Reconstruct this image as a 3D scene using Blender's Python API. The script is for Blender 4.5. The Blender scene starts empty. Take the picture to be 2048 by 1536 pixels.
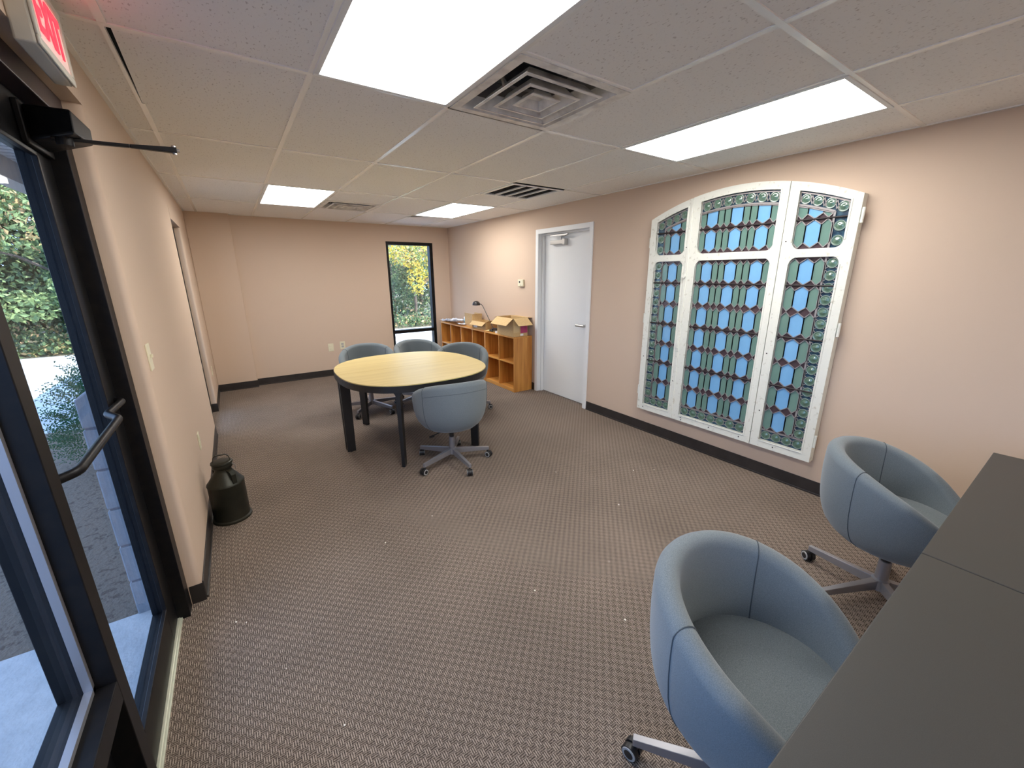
import bpy, bmesh, math, random
from mathutils import Vector, Matrix
random.seed(7)
PI = math.pi
S = bpy.context.scene
COL = S.collection

# ------------------------------------------------------------------ camera
CAMZ = 1.594
cam = bpy.data.cameras.new('camera')
cam.sensor_width = 36.0
cam.lens = 804.569 / 2048 * 36.0
cam.clip_start = 0.02
cam.clip_end = 300
camo = bpy.data.objects.new('camera', cam)
COL.objects.link(camo)
_r = Vector((0.82587, -0.56383, -0.00543)); _u = Vector((0.15375, 0.21592, 0.96423)); _f = Vector((0.54249, 0.79717, -0.26501))
camo.matrix_world = Matrix(((_r.x, _u.x, -_f.x, 0), (_r.y, _u.y, -_f.y, 0), (_r.z, _u.z, -_f.z, CAMZ), (0, 0, 0, 1)))
S.camera = camo

# ------------------------------------------------------------------ world, sun, exposure
w = bpy.data.worlds.new('sky'); S.world = w; w.use_nodes = True
wn = w.node_tree.nodes; wl = w.node_tree.links
wn['Background'].inputs['Color'].default_value = (0.42, 0.62, 1.0, 1)
wn['Background'].inputs['Strength'].default_value = 3.4
sun = bpy.data.lights.new('sun', 'SUN'); sun.energy = 9.0; sun.angle = 0.01; sun.color = (1.0, 0.93, 0.82)
suno = bpy.data.objects.new('sun', sun); COL.objects.link(suno)
suno.rotation_euler = Vector((0.40, -0.62, 0.95)).to_track_quat('Z', 'Y').to_euler()
S.view_settings.view_transform = 'Standard'; S.view_settings.look = 'None'
S.view_settings.gamma = 1; S.view_settings.use_curve_mapping = False
S.view_settings.exposure = 0.75
S.cycles.max_bounces = 10; S.cycles.diffuse_bounces = 6; S.cycles.transparent_max_bounces = 16
S.cycles.sample_clamp_indirect = 6.0
LAMP = 9.5

# daylight portals sit just outside the glazed openings and only guide sampling
def portal(name, x, y, z, sx, sy, rot):
    l = bpy.data.lights.new(name, 'AREA'); l.shape = 'RECTANGLE'; l.size = sx; l.size_y = sy
    l.cycles.is_portal = True
    o = bpy.data.objects.new(name, l); COL.objects.link(o); o.location = (x, y, z); o.rotation_euler = rot
portal('door_portal', -0.53, 0.2, 1.1, 2.2, 4.0, (0, -PI / 2, 0))
portal('left_window_portal', -0.53, 5.42, 1.1, 2.2, 0.9, (0, -PI / 2, 0))
portal('back_window_portal', 2.63, 7.12, 1.1, 0.9, 2.1, (-PI / 2, 0, 0))

# ------------------------------------------------------------------ materials
def mat(name, col, rough=0.6, metal=0.0, spec=0.5, noise=None, bump=None, coat=0.0, sheen=0.0):
    m = bpy.data.materials.new(name); m.use_nodes = True
    nt = m.node_tree; b = nt.nodes['Principled BSDF']
    b.inputs['Base Color'].default_value = (*col, 1)
    b.inputs['Roughness'].default_value = rough; b.inputs['Metallic'].default_value = metal
    b.inputs['Specular IOR Level'].default_value = spec
    if coat: b.inputs['Coat Weight'].default_value = coat; b.inputs['Coat Roughness'].default_value = 0.1
    if sheen: b.inputs['Sheen Weight'].default_value = sheen
    tc = nt.nodes.new('ShaderNodeTexCoord')
    if noise:                                      # (scale, second colour, lo, hi)
        n = nt.nodes.new('ShaderNodeTexNoise'); n.inputs['Scale'].default_value = noise[0]; n.inputs['Detail'].default_value = 5
        r = nt.nodes.new('ShaderNodeValToRGB'); r.color_ramp.elements[0].position = noise[2]; r.color_ramp.elements[1].position = noise[3]
        r.color_ramp.elements[0].color = (*noise[1], 1); r.color_ramp.elements[1].color = (*col, 1)
        nt.links.new(tc.outputs['Object'], n.inputs['Vector']); nt.links.new(n.outputs['Fac'], r.inputs['Fac'])
        nt.links.new(r.outputs['Color'], b.inputs['Base Color'])
    if bump:                                       # (scale, strength, distance)
        n2 = nt.nodes.new('ShaderNodeTexNoise'); n2.inputs['Scale'].default_value = bump[0]; n2.inputs['Detail'].default_value = 4
        bp = nt.nodes.new('ShaderNodeBump'); bp.inputs['Strength'].default_value = bump[1]; bp.inputs['Distance'].default_value = bump[2]
        nt.links.new(tc.outputs['Object'], n2.inputs['Vector']); nt.links.new(n2.outputs['Fac'], bp.inputs['Height'])
        nt.links.new(bp.outputs['Normal'], b.inputs['Normal'])
    return m

def emis(name, col, strength):
    m = bpy.data.materials.new(name); m.use_nodes = True
    b = m.node_tree.nodes['Principled BSDF']
    b.inputs['Base Color'].default_value = (*col, 1)
    b.inputs['Emission Color'].default_value = (*col, 1); b.inputs['Emission Strength'].default_value = strength
    return m

def glass(name, tint=(0.93, 0.96, 0.97), refl=0.06):
    m = bpy.data.materials.new(name); m.use_nodes = True
    nt = m.node_tree; nt.nodes.clear()
    o = nt.nodes.new('ShaderNodeOutputMaterial'); t = nt.nodes.new('ShaderNodeBsdfTransparent'); g = nt.nodes.new('ShaderNodeBsdfGlossy')
    t.inputs['Color'].default_value = (*tint, 1); g.inputs['Roughness'].default_value = 0.02
    mx = nt.nodes.new('ShaderNodeMixShader'); mx.inputs['Fac'].default_value = refl
    nt.links.new(t.outputs[0], mx.inputs[1]); nt.links.new(g.outputs[0], mx.inputs[2]); nt.links.new(mx.outputs[0], o.inputs['Surface'])
    return m

M = {}
M['wall'] = mat('wall_paint', (0.605, 0.472, 0.362), 0.75, bump=(140, 0.08, 0.002), spec=0.3)
M['ceil_bar'] = mat('ceiling_bar_paint', (0.90, 0.89, 0.85), 0.24)
M['base'] = mat('black_vinyl', (0.022, 0.019, 0.018), 0.38, noise=(9, (0.035, 0.03, 0.028), 0.3, 0.7))
M['black_alu'] = mat('dark_anodised_metal', (0.006, 0.006, 0.007), 0.42, 0.0, spec=0.18, noise=(30, (0.010, 0.009, 0.009), 0.35, 0.6))
M['maroon_alu'] = mat('bronze_metal', (0.050, 0.030, 0.030), 0.42)
M['white_paint'] = mat('white_door_paint', (0.78, 0.80, 0.80), 0.4)
M['steel'] = mat('brushed_steel', (0.50, 0.49, 0.47), 0.33, 0.9)
M['alu'] = mat('silver_aluminium', (0.34, 0.34, 0.36), 0.36, 0.6)
M['black_plastic'] = mat('black_plastic', (0.015, 0.015, 0.016), 0.4)
M['grey_plastic'] = mat('grey_plastic', (0.38, 0.38, 0.37), 0.5)
M['seam'] = mat('seam_thread', (0.060, 0.075, 0.085), 0.9)
M['desk'] = mat('dark_grey_laminate', (0.060, 0.059, 0.054), 0.45, bump=(600, 0.15, 0.0006), noise=(700, (0.050, 0.049, 0.045), 0.35, 0.65), spec=0.35)
M['table_black'] = mat('black_table_lacquer', (0.014, 0.014, 0.015), 0.42)
M['ivory'] = mat('ivory_plastic', (0.72, 0.68, 0.50), 0.45)
M['card'] = mat('cardboard', (0.60, 0.42, 0.20), 0.8, noise=(60, (0.52, 0.36, 0.17), 0.35, 0.65))
M['card_in'] = mat('cardboard_inside', (0.50, 0.35, 0.17), 0.85)
M['paper'] = mat('white_paper', (0.84, 0.85, 0.88), 0.6)
M['yellow_paper'] = mat('yellow_paper', (0.85, 0.78, 0.42), 0.7)
M['tape'] = mat('parcel_tape', (0.66, 0.50, 0.26), 0.25)
M['magenta'] = mat('magenta_label', (0.40, 0.04, 0.13), 0.5)
M['teal_label'] = mat('pale_blue_print', (0.30, 0.55, 0.66), 0.5)
M['can'] = mat('aged_can_metal', (0.040, 0.038, 0.028), 0.42, 0.55, noise=(7, (0.022, 0.024, 0.018), 0.35, 0.7), bump=(25, 0.25, 0.004))
M['void'] = mat('plenum_dark', (0.01, 0.01, 0.01), 0.9)
M['duct'] = mat('duct_grey', (0.16, 0.155, 0.16), 0.45, 0.4, noise=(5, (0.05, 0.05, 0.055), 0.35, 0.65))
M['vent'] = mat('vent_enamel', (0.78, 0.76, 0.72), 0.4, noise=(11, (0.50, 0.48, 0.46), 0.3, 0.55))
M['alu_strip'] = mat('threshold_metal', (0.60, 0.62, 0.50), 0.35, 0.3, bump=(60, 0.4, 0.003))
M['sign_white'] = mat('sign_housing', (0.66, 0.64, 0.56), 0.5)
M['sign_face'] = emis('sign_face_glow', (0.95, 0.70, 0.64), 0.16)
M['sign_red'] = emis('sign_letter_red', (1.0, 0.03, 0.05), 1.3)
M['lamp_face'] = emis('light_diffuser', (1.0, 0.965, 0.915), LAMP)
M['glass'] = glass('window_glass')
M['dusty_glass'] = glass('door_glass', (0.80, 0.84, 0.88), 0.07)
M['sash'] = mat('weathered_white_paint', (0.74, 0.75, 0.68), 0.55, noise=(38, (0.56, 0.55, 0.47), 0.30, 0.40), bump=(45, 0.5, 0.004))
M['lead'] = mat('lead_came', (0.30, 0.28, 0.28), 0.5, 0.4)
M['bar'] = mat('iron_saddle_bar', (0.02, 0.014, 0.015), 0.5)
M['g_blue'] = mat('pale_blue_glass', (0.20, 0.45, 0.74), 0.16, spec=0.6, noise=(5, (0.17, 0.40, 0.68), 0.3, 0.7))
M['g_green'] = mat('sage_green_glass', (0.155, 0.275, 0.235), 0.16, spec=0.6, noise=(6, (0.13, 0.235, 0.205), 0.3, 0.7))
M['g_purple'] = mat('plum_glass', (0.070, 0.045, 0.055), 0.2, spec=0.6)
M['g_navy'] = mat('navy_glass', (0.018, 0.045, 0.085), 0.15, spec=0.6, noise=(30, (0.05, 0.12, 0.17), 0.35, 0.6))
M['g_round'] = mat('bottle_green_bullseye_glass', (0.09, 0.17, 0.125), 0.08, spec=0.9, coat=0.6)
M['g_roundl'] = mat('bullseye_rim', (0.22, 0.30, 0.26), 0.15, spec=0.8)
M['concrete'] = mat('concrete', (0.42, 0.41, 0.40), 0.85, noise=(14, (0.36, 0.355, 0.35), 0.35, 0.65), bump=(60, 0.3, 0.01))
M['pave'] = mat('pale_pavement', (0.50, 0.50, 0.50), 0.9, noise=(1.2, (0.36, 0.37, 0.39), 0.3, 0.6))
M['mulch'] = mat('mulch', (0.072, 0.051, 0.036), 0.95, noise=(30, (0.125, 0.095, 0.070), 0.60, 0.45), bump=(40, 0.5, 0.02))
M['litter'] = mat('leaf_litter', (0.20, 0.16, 0.11), 0.95, noise=(9, (0.09, 0.10, 0.06), 0.4, 0.6), bump=(30, 0.9, 0.03))
M['block'] = mat('painted_block', (0.20, 0.21, 0.23), 0.8, noise=(12, (0.16, 0.17, 0.19), 0.3, 0.7), bump=(40, 0.5, 0.01))
M['mortar'] = mat('mortar', (0.12, 0.12, 0.14), 0.9)
M['soffit'] = mat('soffit_vinyl', (0.50, 0.50, 0.52), 0.5)
M['beam'] = mat('fascia', (0.28, 0.26, 0.25), 0.6)
M['bark'] = mat('bark', (0.14, 0.11, 0.085), 0.9, noise=(12, (0.07, 0.055, 0.045), 0.35, 0.65), bump=(30, 0.8, 0.02))
M['lamp_black'] = mat('lamp_enamel', (0.02, 0.017, 0.018), 0.35)
M['scrap'] = mat('scrap_white', (0.85, 0.82, 0.74), 0.7)

def leafmat(name, col, col2):
    m = mat(name, col, 0.5, spec=0.3, noise=(1.3, col2, 0.35, 0.65))
    b = m.node_tree.nodes['Principled BSDF']; nt = m.node_tree
    tr = nt.nodes.new('ShaderNodeBsdfTranslucent'); tr.inputs['Color'].default_value = (*col, 1)
    mx = nt.nodes.new('ShaderNodeMixShader'); mx.inputs['Fac'].default_value = 0.35
    out = nt.nodes['Material Output']
    nt.links.new(b.outputs[0], mx.inputs[1]); nt.links.new(tr.outputs[0], mx.inputs[2]); nt.links.new(mx.outputs[0], out.inputs['Surface'])
    return m
M['leaf_g'] = leafmat('leaf_green', (0.21, 0.29, 0.13), (0.10, 0.17, 0.08))
M['leaf_d'] = leafmat('leaf_dark', (0.09, 0.145, 0.085), (0.05, 0.085, 0.05))
M['leaf_y'] = leafmat('leaf_yellow', (0.75, 0.55, 0.07), (0.60, 0.48, 0.10))
M['leaf_l'] = leafmat('leaf_lime', (0.38, 0.45, 0.19), (0.22, 0.32, 0.13))
M['leaf_o'] = leafmat('leaf_peach', (0.70, 0.44, 0.26), (0.50, 0.40, 0.16))
M['needle'] = leafmat('yew_needle', (0.06, 0.15, 0.07), (0.03, 0.09, 0.05))

# carpet: little basket-weave cells of short ribs
def carpet():
    m = bpy.data.materials.new('basket_weave_carpet'); m.use_nodes = True
    nt = m.node_tree; N = nt.nodes; L = nt.links; b = N['Principled BSDF']
    b.inputs['Roughness'].default_value = 0.95; b.inputs['Specular IOR Level'].default_value = 0.1
    tc = N.new('ShaderNodeTexCoord'); sep = N.new('ShaderNodeSeparateXYZ'); L.new(tc.outputs['Object'], sep.inputs[0])
    def mth(op, a, c=None):
        n = N.new('ShaderNodeMath'); n.operation = op
        for k, v in enumerate((a, c)):
            if v is None: continue
            if isinstance(v, (int, float)): n.inputs[k].default_value = v
            else: L.new(v, n.inputs[k])
        return n.outputs[0]
    C = 0.022
    u = mth('DIVIDE', sep.outputs['X'], C); v = mth('DIVIDE', sep.outputs['Y'], C)
    chk = mth('ABSOLUTE', mth('MODULO', mth('ADD', mth('FLOOR', u), mth('FLOOR', v)), 2.0))
    def ribs(t): return mth('ADD', mth('MULTIPLY', mth('COSINE', mth('MULTIPLY', t, 2 * PI * 3)), 0.5), 0.5)
    ru, rv = ribs(mth('ADD', u, 0.5 / 3)), ribs(mth('ADD', v, 0.5 / 3))
    hgt = mth('ADD', mth('MULTIPLY', ru, chk), mth('MULTIPLY', rv, mth('SUBTRACT', 1.0, chk)))
    ns = N.new('ShaderNodeTexNoise'); ns.inputs['Scale'].default_value = 160; ns.inputs['Detail'].default_value = 3; L.new(tc.outputs['Object'], ns.inputs['Vector'])
    nb = N.new('ShaderNodeTexNoise'); nb.inputs['Scale'].default_value = 1.3; nb.inputs['Detail'].default_value = 4; L.new(tc.outputs['Object'], nb.inputs['Vector'])
    # the cross ribs read darker than the long ribs
    f = mth('ADD', mth('MULTIPLY', hgt, mth('ADD', 0.50, mth('MULTIPLY', chk, 0.35))), mth('MULTIPLY', mth('SUBTRACT', ns.outputs['Fac'], 0.5), 1.3))
    r = N.new('ShaderNodeValToRGB'); e = r.color_ramp.elements
    e[0].position = 0.0; e[0].color = (0.062, 0.047, 0.038, 1); e[1].position = 0.85; e[1].color = (0.42, 0.34, 0.278, 1)
    L.new(f, r.inputs['Fac'])
    mx = N.new('ShaderNodeMix'); mx.data_type = 'RGBA'; mx.blend_type = 'MULTIPLY'
    mr = N.new('ShaderNodeMapRange'); mr.inputs['From Min'].default_value = 0.35; mr.inputs['From Max'].default_value = 0.65
    mr.inputs['To Min'].default_value = 0.86; mr.inputs['To Max'].default_value = 1.05; L.new(nb.outputs['Fac'], mr.inputs['Value'])
    mx.inputs[0].default_value = 1.0; L.new(r.outputs['Color'], mx.inputs[6]); L.new(mr.outputs[0], mx.inputs[7])
    L.new(mx.outputs[2], b.inputs['Base Color'])
    bp = N.new('ShaderNodeBump'); bp.inputs['Strength'].default_value = 0.6; bp.inputs['Distance'].default_value = 0.003
    L.new(f, bp.inputs['Height']); L.new(bp.outputs['Normal'], b.inputs['Normal'])
    return m
M['carpet'] = carpet()

def fabric():
    m = mat('grey_blue_wool', (0.150, 0.180, 0.195), 0.9, spec=0.15, sheen=0.25)
    nt = m.node_tree; b = nt.nodes['Principled BSDF']; tc = [n for n in nt.nodes if n.type == 'TEX_COORD'][0]
    n = nt.nodes.new('ShaderNodeTexNoise'); n.inputs['Scale'].default_value = 420; n.inputs['Detail'].default_value = 3
    mp = nt.nodes.new('ShaderNodeMapping'); mp.inputs['Scale'].default_value = (1, 1, 2.5)
    nt.links.new(tc.outputs['Object'], mp.inputs[0]); nt.links.new(mp.outputs[0], n.inputs['Vector'])
    r = nt.nodes.new('ShaderNodeValToRGB'); r.color_ramp.elements[0].position = 0.3; r.color_ramp.elements[1].position = 0.7
    r.color_ramp.elements[0].color = (0.112, 0.136, 0.150, 1); r.color_ramp.elements[1].color = (0.195, 0.228, 0.245, 1)
    nt.links.new(n.outputs['Fac'], r.inputs['Fac']); nt.links.new(r.outputs['Color'], b.inputs['Base Color'])
    bp = nt.nodes.new('ShaderNodeBump'); bp.inputs['Strength'].default_value = 0.25; bp.inputs['Distance'].default_value = 0.001
    nt.links.new(n.outputs['Fac'], bp.inputs['Height']); nt.links.new(bp.outputs['Normal'], b.inputs['Normal'])
    return m
M['fabric'] = fabric()

def wood(name, c1, c2, scale, axis, rough=0.4):
    m = mat(name, c1, rough)
    nt = m.node_tree; b = nt.nodes['Principled BSDF']; tc = [n for n in nt.nodes if n.type == 'TEX_COORD'][0]
    mp = nt.nodes.new('ShaderNodeMapping'); mp.inputs['Scale'].default_value = [1.0 if i == axis else 14.0 for i in range(3)]
    n = nt.nodes.new('ShaderNodeTexNoise'); n.inputs['Scale'].default_value = scale; n.inputs['Detail'].default_value = 7; n.inputs['Distortion'].default_value = 0.6
    nt.links.new(tc.outputs['Object'], mp.inputs[0]); nt.links.new(mp.outputs[0], n.inputs['Vector'])
    r = nt.nodes.new('ShaderNodeValToRGB'); r.color_ramp.elements[0].position = 0.35; r.color_ramp.elements[1].position = 0.65
    r.color_ramp.elements[0].color = (*c2, 1); r.color_ramp.elements[1].color = (*c1, 1)
    nt.links.new(n.outputs['Fac'], r.inputs['Fac']); nt.links.new(r.outputs['Color'], b.inputs['Base Color'])
    return m
M['oak_v'] = wood('oak_upright', (0.66, 0.31, 0.070), (0.48, 0.19, 0.038), 1.6, 2)
M['oak_h'] = wood('oak_board', (0.70, 0.35, 0.085), (0.52, 0.22, 0.045), 1.6, 1)
M['birch'] = wood('pale_oak_veneer', (0.74, 0.60, 0.27), (0.67, 0.53, 0.225), 2.0, 0, 0.35)

def ceiling_tile():
    m = mat('speckled_ceiling_tile', (0.84, 0.83, 0.81), 0.9, spec=0.2)
    nt = m.node_tree; b = nt.nodes['Principled BSDF']; tc = [n for n in nt.nodes if n.type == 'TEX_COORD'][0]
    n = nt.nodes.new('ShaderNodeTexNoise'); n.inputs['Scale'].default_value = 130; n.inputs['Detail'].default_value = 2
    mp = nt.nodes.new('ShaderNodeMapping'); mp.inputs['Scale'].default_value = (1.0, 0.45, 1.0)
    r = nt.nodes.new('ShaderNodeValToRGB'); r.color_ramp.elements[0].position = 0.30; r.color_ramp.elements[1].position = 0.38
    r.color_ramp.elements[0].color = (0.60, 0.57, 0.55, 1); r.color_ramp.elements[1].color = (0.84, 0.83, 0.81, 1)
    nt.links.new(tc.outputs['Object'], mp.inputs[0]); nt.links.new(mp.outputs[0], n.inputs['Vector'])
    nt.links.new(n.outputs['Fac'], r.inputs['Fac']); nt.links.new(r.outputs['Color'], b.inputs['Base Color'])
    bp = nt.nodes.new('ShaderNodeBump'); bp.inputs['Strength'].default_value = 0.35; bp.inputs['Distance'].default_value = 0.002
    nt.links.new(r.outputs['Color'], bp.inputs['Height']); nt.links.new(bp.outputs['Normal'], b.inputs['Normal'])
    return m
M['tile'] = ceiling_tile()

# ------------------------------------------------------------------ mesh helpers
class MB:
    """collects shapes, then links them as ONE mesh object"""
    def __init__(s): s.v = []; s.f = []; s.m = []; s.k = 0
    def mi(s, i): s.k = i; return s
    def poly(s, pts, faces):
        o = len(s.v); s.v += [tuple(p) for p in pts]
        for f in faces: s.f.append([o + i for i in f]); s.m.append(s.k)
        return s
    def box(s, x0, x1, y0, y1, z0, z1):
        p = [(x0, y0, z0), (x1, y0, z0), (x1, y1, z0), (x0, y1, z0), (x0, y0, z1), (x1, y0, z1), (x1, y1, z1), (x0, y1, z1)]
        return s.poly(p, [(0, 3, 2, 1), (4, 5, 6, 7), (0, 1, 5, 4), (1, 2, 6, 5), (2, 3, 7, 6), (3, 0, 4, 7)])
    def hexa(s, b, t):                              # two quads, bottom and top
        return s.poly(list(b) + list(t), [(0, 3, 2, 1), (4, 5, 6, 7), (0, 1, 5, 4), (1, 2, 6, 5), (2, 3, 7, 6), (3, 0, 4, 7)])
    def prism(s, pts, d):                           # closed polygon pushed along d
        n = len(pts); d = Vector(d); q = [Vector(p) + d for p in pts]
        return s.poly(list(pts) + q, [tuple(range(n))[::-1], tuple(range(n, 2 * n))] + [(i, (i + 1) % n, n + (i + 1) % n, n + i) for i in range(n)])
    def tube(s, pts, r, n=12, caps=True):
        pts = [Vector(p) for p in pts]; rs = r if isinstance(r, (list, tuple)) else [r] * len(pts)
        o = len(s.v); up = None
        for i, p in enumerate(pts):
            d = (pts[min(i + 1, len(pts) - 1)] - pts[max(i - 1, 0)]).normalized()
            if up is None or abs(up.dot(d)) > 0.99: up = Vector((0, 0, 1)) if abs(d.z) < 0.9 else Vector((1, 0, 0))
            a = d.cross(up).normalized(); b = a.cross(d).normalized(); up = b
            for k in range(n):
                t = 2 * PI * k / n; s.v.append(tuple(p + (a * math.cos(t) + b * math.sin(t)) * rs[i]))
        for i in range(len(pts) - 1):
            for k in range(n):
                s.f.append([o + i * n + k, o + i * n + (k + 1) % n, o + (i + 1) * n + (k + 1) % n, o + (i + 1) * n + k]); s.m.append(s.k)
        if caps:
            s.f.append([o + k for k in range(n)][::-1]); s.m.append(s.k)
            e = o + (len(pts) - 1) * n; s.f.append([e + k for k in range(n)]); s.m.append(s.k)
        return s
    def lathe(s, prof, n=40, c=(0, 0, 0), ax='z'):
        o = len(s.v)
        for r, z in prof:
            for k in range(n):
                t = 2 * PI * k / n; a, b = r * math.cos(t), r * math.sin(t)
                p = {'z': (a, b, z), 'x': (z, a, b), 'y': (a, z, b)}[ax]
                s.v.append((c[0] + p[0], c[1] + p[1], c[2] + p[2]))
        for i in range(len(prof) - 1):
            for k in range(n):
                s.f.append([o + i * n + k, o + i * n + (k + 1) % n, o + (i + 1) * n + (k + 1) % n, o + (i + 1) * n + k]); s.m.append(s.k)
        return s
    def build(s, name, mats, parent=None, smooth=None, bevel=0.0, seg=2):
        me = bpy.data.meshes.new(name); me.from_pydata(s.v, [], s.f)
        mats = mats if isinstance(mats, (list, tuple)) else [mats]
        for m in mats: me.materials.append(M[m] if isinstance(m, str) else m)
        me.polygons.foreach_set('material_index', s.m)
        me.update()
        bm = bmesh.new(); bm.from_mesh(me)
        bmesh.ops.remove_doubles(bm, verts=bm.verts, dist=1e-6) if smooth else None
        bmesh.ops.recalc_face_normals(bm, faces=bm.faces); bm.to_mesh(me); bm.free()
        o = bpy.data.objects.new(name, me); COL.objects.link(o)
        if parent: o.parent = parent
        if smooth is not None:
            me.polygons.foreach_set('use_smooth', [True] * len(me.polygons))
            me.set_sharp_from_angle(angle=math.radians(smooth))
        if bevel:
            b = o.modifiers.new('bevel', 'BEVEL'); b.width = bevel; b.segments = seg; b.limit_method = 'ANGLE'; b.angle_limit = math.radians(40)
            b.harden_normals = False
        return o

def tag(o, label=None, cat=None, group=None, kind=None):
    if label: o['label'] = label
    if cat: o['category'] = cat
    if group: o['group'] = group
    if kind: o['kind'] = kind
    return o
def thing(name, label, cat, loc=(0, 0, 0), rz=0, group=None):
    o = bpy.data.objects.new(name, None); o.empty_display_size = 0.1; COL.objects.link(o)
    o.location = loc; o.rotation_euler = (0, 0, rz)
    return tag(o, label, cat, group)
def struct(o): o['kind'] = 'structure'; return o
def copy_tree(o, parent=None):
    c = o.copy(); COL.objects.link(c)
    if parent: c.parent = parent
    for ch in list(o.children): copy_tree(ch, c)
    return c

# ------------------------------------------------------------------ room shell
XL, XR, YB, YF, H = -0.345, 3.349, 6.93, -3.3, 2.374
FX = -0.40                                         # face of the dark storefront framing
GX, GY, T = 1.011, 2.024, 0.6096
struct(MB().box(-0.44, XR + 0.25, YF - 0.1, YB + 0.10, -0.06, 0).build('floor', 'carpet'))
# right wall with the door opening
DY0, DY1, DZ = 3.372, 4.300, 2.085
m = MB(); m.box(XR, XR + 0.14, YF - 0.1, DY0, 0, 2.62).box(XR, XR + 0.14, DY1, YB + 0.12, 0, 2.62).box(XR, XR + 0.14, DY0, DY1, DZ, 2.62)
struct(m.build('wall_right', 'wall'))
# back wall with the tall window, and the shallow pier in its left corner
WY, WX0, WX1, WZ = YB, 2.222, 3.046, 2.115
m = MB(); m.box(-0.51, WX0, WY, WY + 0.15, 0, 2.62).box(WX1, XR, WY, WY + 0.15, 0, 2.62).box(WX0, WX1, WY, WY + 0.15, WZ, 2.62)
struct(m.build('wall_back', 'wall'))
struct(MB().box(XL, 0.129, 6.842, WY, 0, H + 0.02).build('wall_pier', 'wall', bevel=0.006))
struct(MB().box(-0.51, XR + 0.14, YF - 0.1, YF, 0, 2.62).build('wall_front', 'wall'))
# left wall: rounded plaster returns at the door frame and at the narrow window
def plan_wall(y0, y1, r0, r1, z0, z1):
    pts = [(-0.51, y0)]
    if r0: pts += [(XL - 0.055, y0)] + [(XL - r0 + r0 * math.sin(t * PI / 12), y0 + r0 - r0 * math.cos(t * PI / 12)) for t in range(7)]
    else: pts += [(XL, y0)]
    if r1: pts += [(XL - r1 + r1 * math.cos(t * PI / 12), y1 - r1 + r1 * math.sin(t * PI / 12)) for t in range(7)] + [(XL - 0.055, y1)]
    else: pts += [(XL, y1)]
    pts += [(-0.51, y1)]
    return [(x, y, z0) for x, y in pts], (0, 0, z1 - z0)
LW0, LW1, LWZ = 4.93, 5.83, 2.09
m = MB()
for a in ((2.276, LW0, 0.026, 0.012, 0, 2.20), (LW1, YB + 0.01, 0.02, 0, 0, 2.20), (-0.95 - 1.2, -1.25, 0, 0.02, 0, 2.20)): m.prism(*plan_wall(*a))
m.box(-0.51, XL, YF, -2.15, 0, 2.20).box(-0.51, XL, YF, YB + 0.01, 2.20, 2.62).box(-0.51, XL, LW0, LW1, LWZ, 2.20)
struct(m.build('wall_left', 'wall', smooth=35))
# baseboards
BH, BT = 0.102, 0.006
def base(name, fn):
    mm = MB(); fn(mm); struct(mm.build(name, 'base', bevel=0.002))
base('baseboard_right', lambda q: q.box(XR - BT, XR, YF, 3.325, 0, BH).box(XR - 0.013, XR, YF, 3.325, 0, 0.012).box(XR - BT, XR, 4.350, YB, 0, BH))
base('baseboard_back', lambda q: q.box(0.129, WX0 - 0.01, YB - BT, YB, 0, BH).box(0.129, WX0 - 0.01, YB - 0.013, YB, 0, 0.012).box(WX1 + 0.01, XR, YB - BT, YB, 0, BH))
base('baseboard_pier', lambda q: q.box(XL, 0.129 + BT, 6.842 - BT, 6.842, 0, BH).box(XL, 0.135, 6.829, 6.842, 0, 0.012).box(0.129, 0.129 + BT, 6.842, YB, 0, BH))
base('baseboard_left', lambda q: q.box(XL, XL + BT, 2.290, LW0 + 0.005, 0, BH).box(XL, XL + 0.013, 2.290, LW0, 0, 0.012).box(XL, XL + BT, LW1 - BT, 6.842, 0, BH).box(FX + 0.002, XL + BT, LW1 - BT, LW1, 0, BH).box(FX + 0.002, XL + BT, 2.276 - BT + .004, 2.276 + .002, 0, BH))

# ceiling: tiles lying in T bars, open where lights and diffusers sit
colsx = [XL, GX - 2 * T, GX - T, GX, GX + T, GX + 2 * T, GX + 3 * T, XR]
rowsy = [YF] + [GY + 2 * T * j for j in range(-4, 5)] + [YB]
rowsy = sorted(y for y in rowsy if YF <= y <= YB)
cells_open = []
m = MB()
def openc(x0, x1, y0, y1): cells_open.append((x0, x1, y0, y1))
LX = [(GX - T, GX), (GX + 2 * T, GX + 3 * T)]
LY = [(GY - 2 * T, GY), (GY + 4 * T, GY + 6 * T), (GY - 8 * T, GY - 6 * T)]
for lx in LX:
    for ly in LY: openc(*lx, *ly)
DIFF = [(GX, GX + T, GY - T, GY), (GX, GX + T, GY + 5 * T, GY + 6 * T)]
RET = (GX + 2 * T, GX + 3 * T, GY + 2 * T, GY + 3 * T)
for d in DIFF + [RET]: openc(*d)
halfs = {round(GY - T, 3), round(GY + 5 * T, 3), round(GY + 3 * T, 3)}
tz0, tz1 = H + 0.004, H + 0.018
bars = MB()
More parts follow.
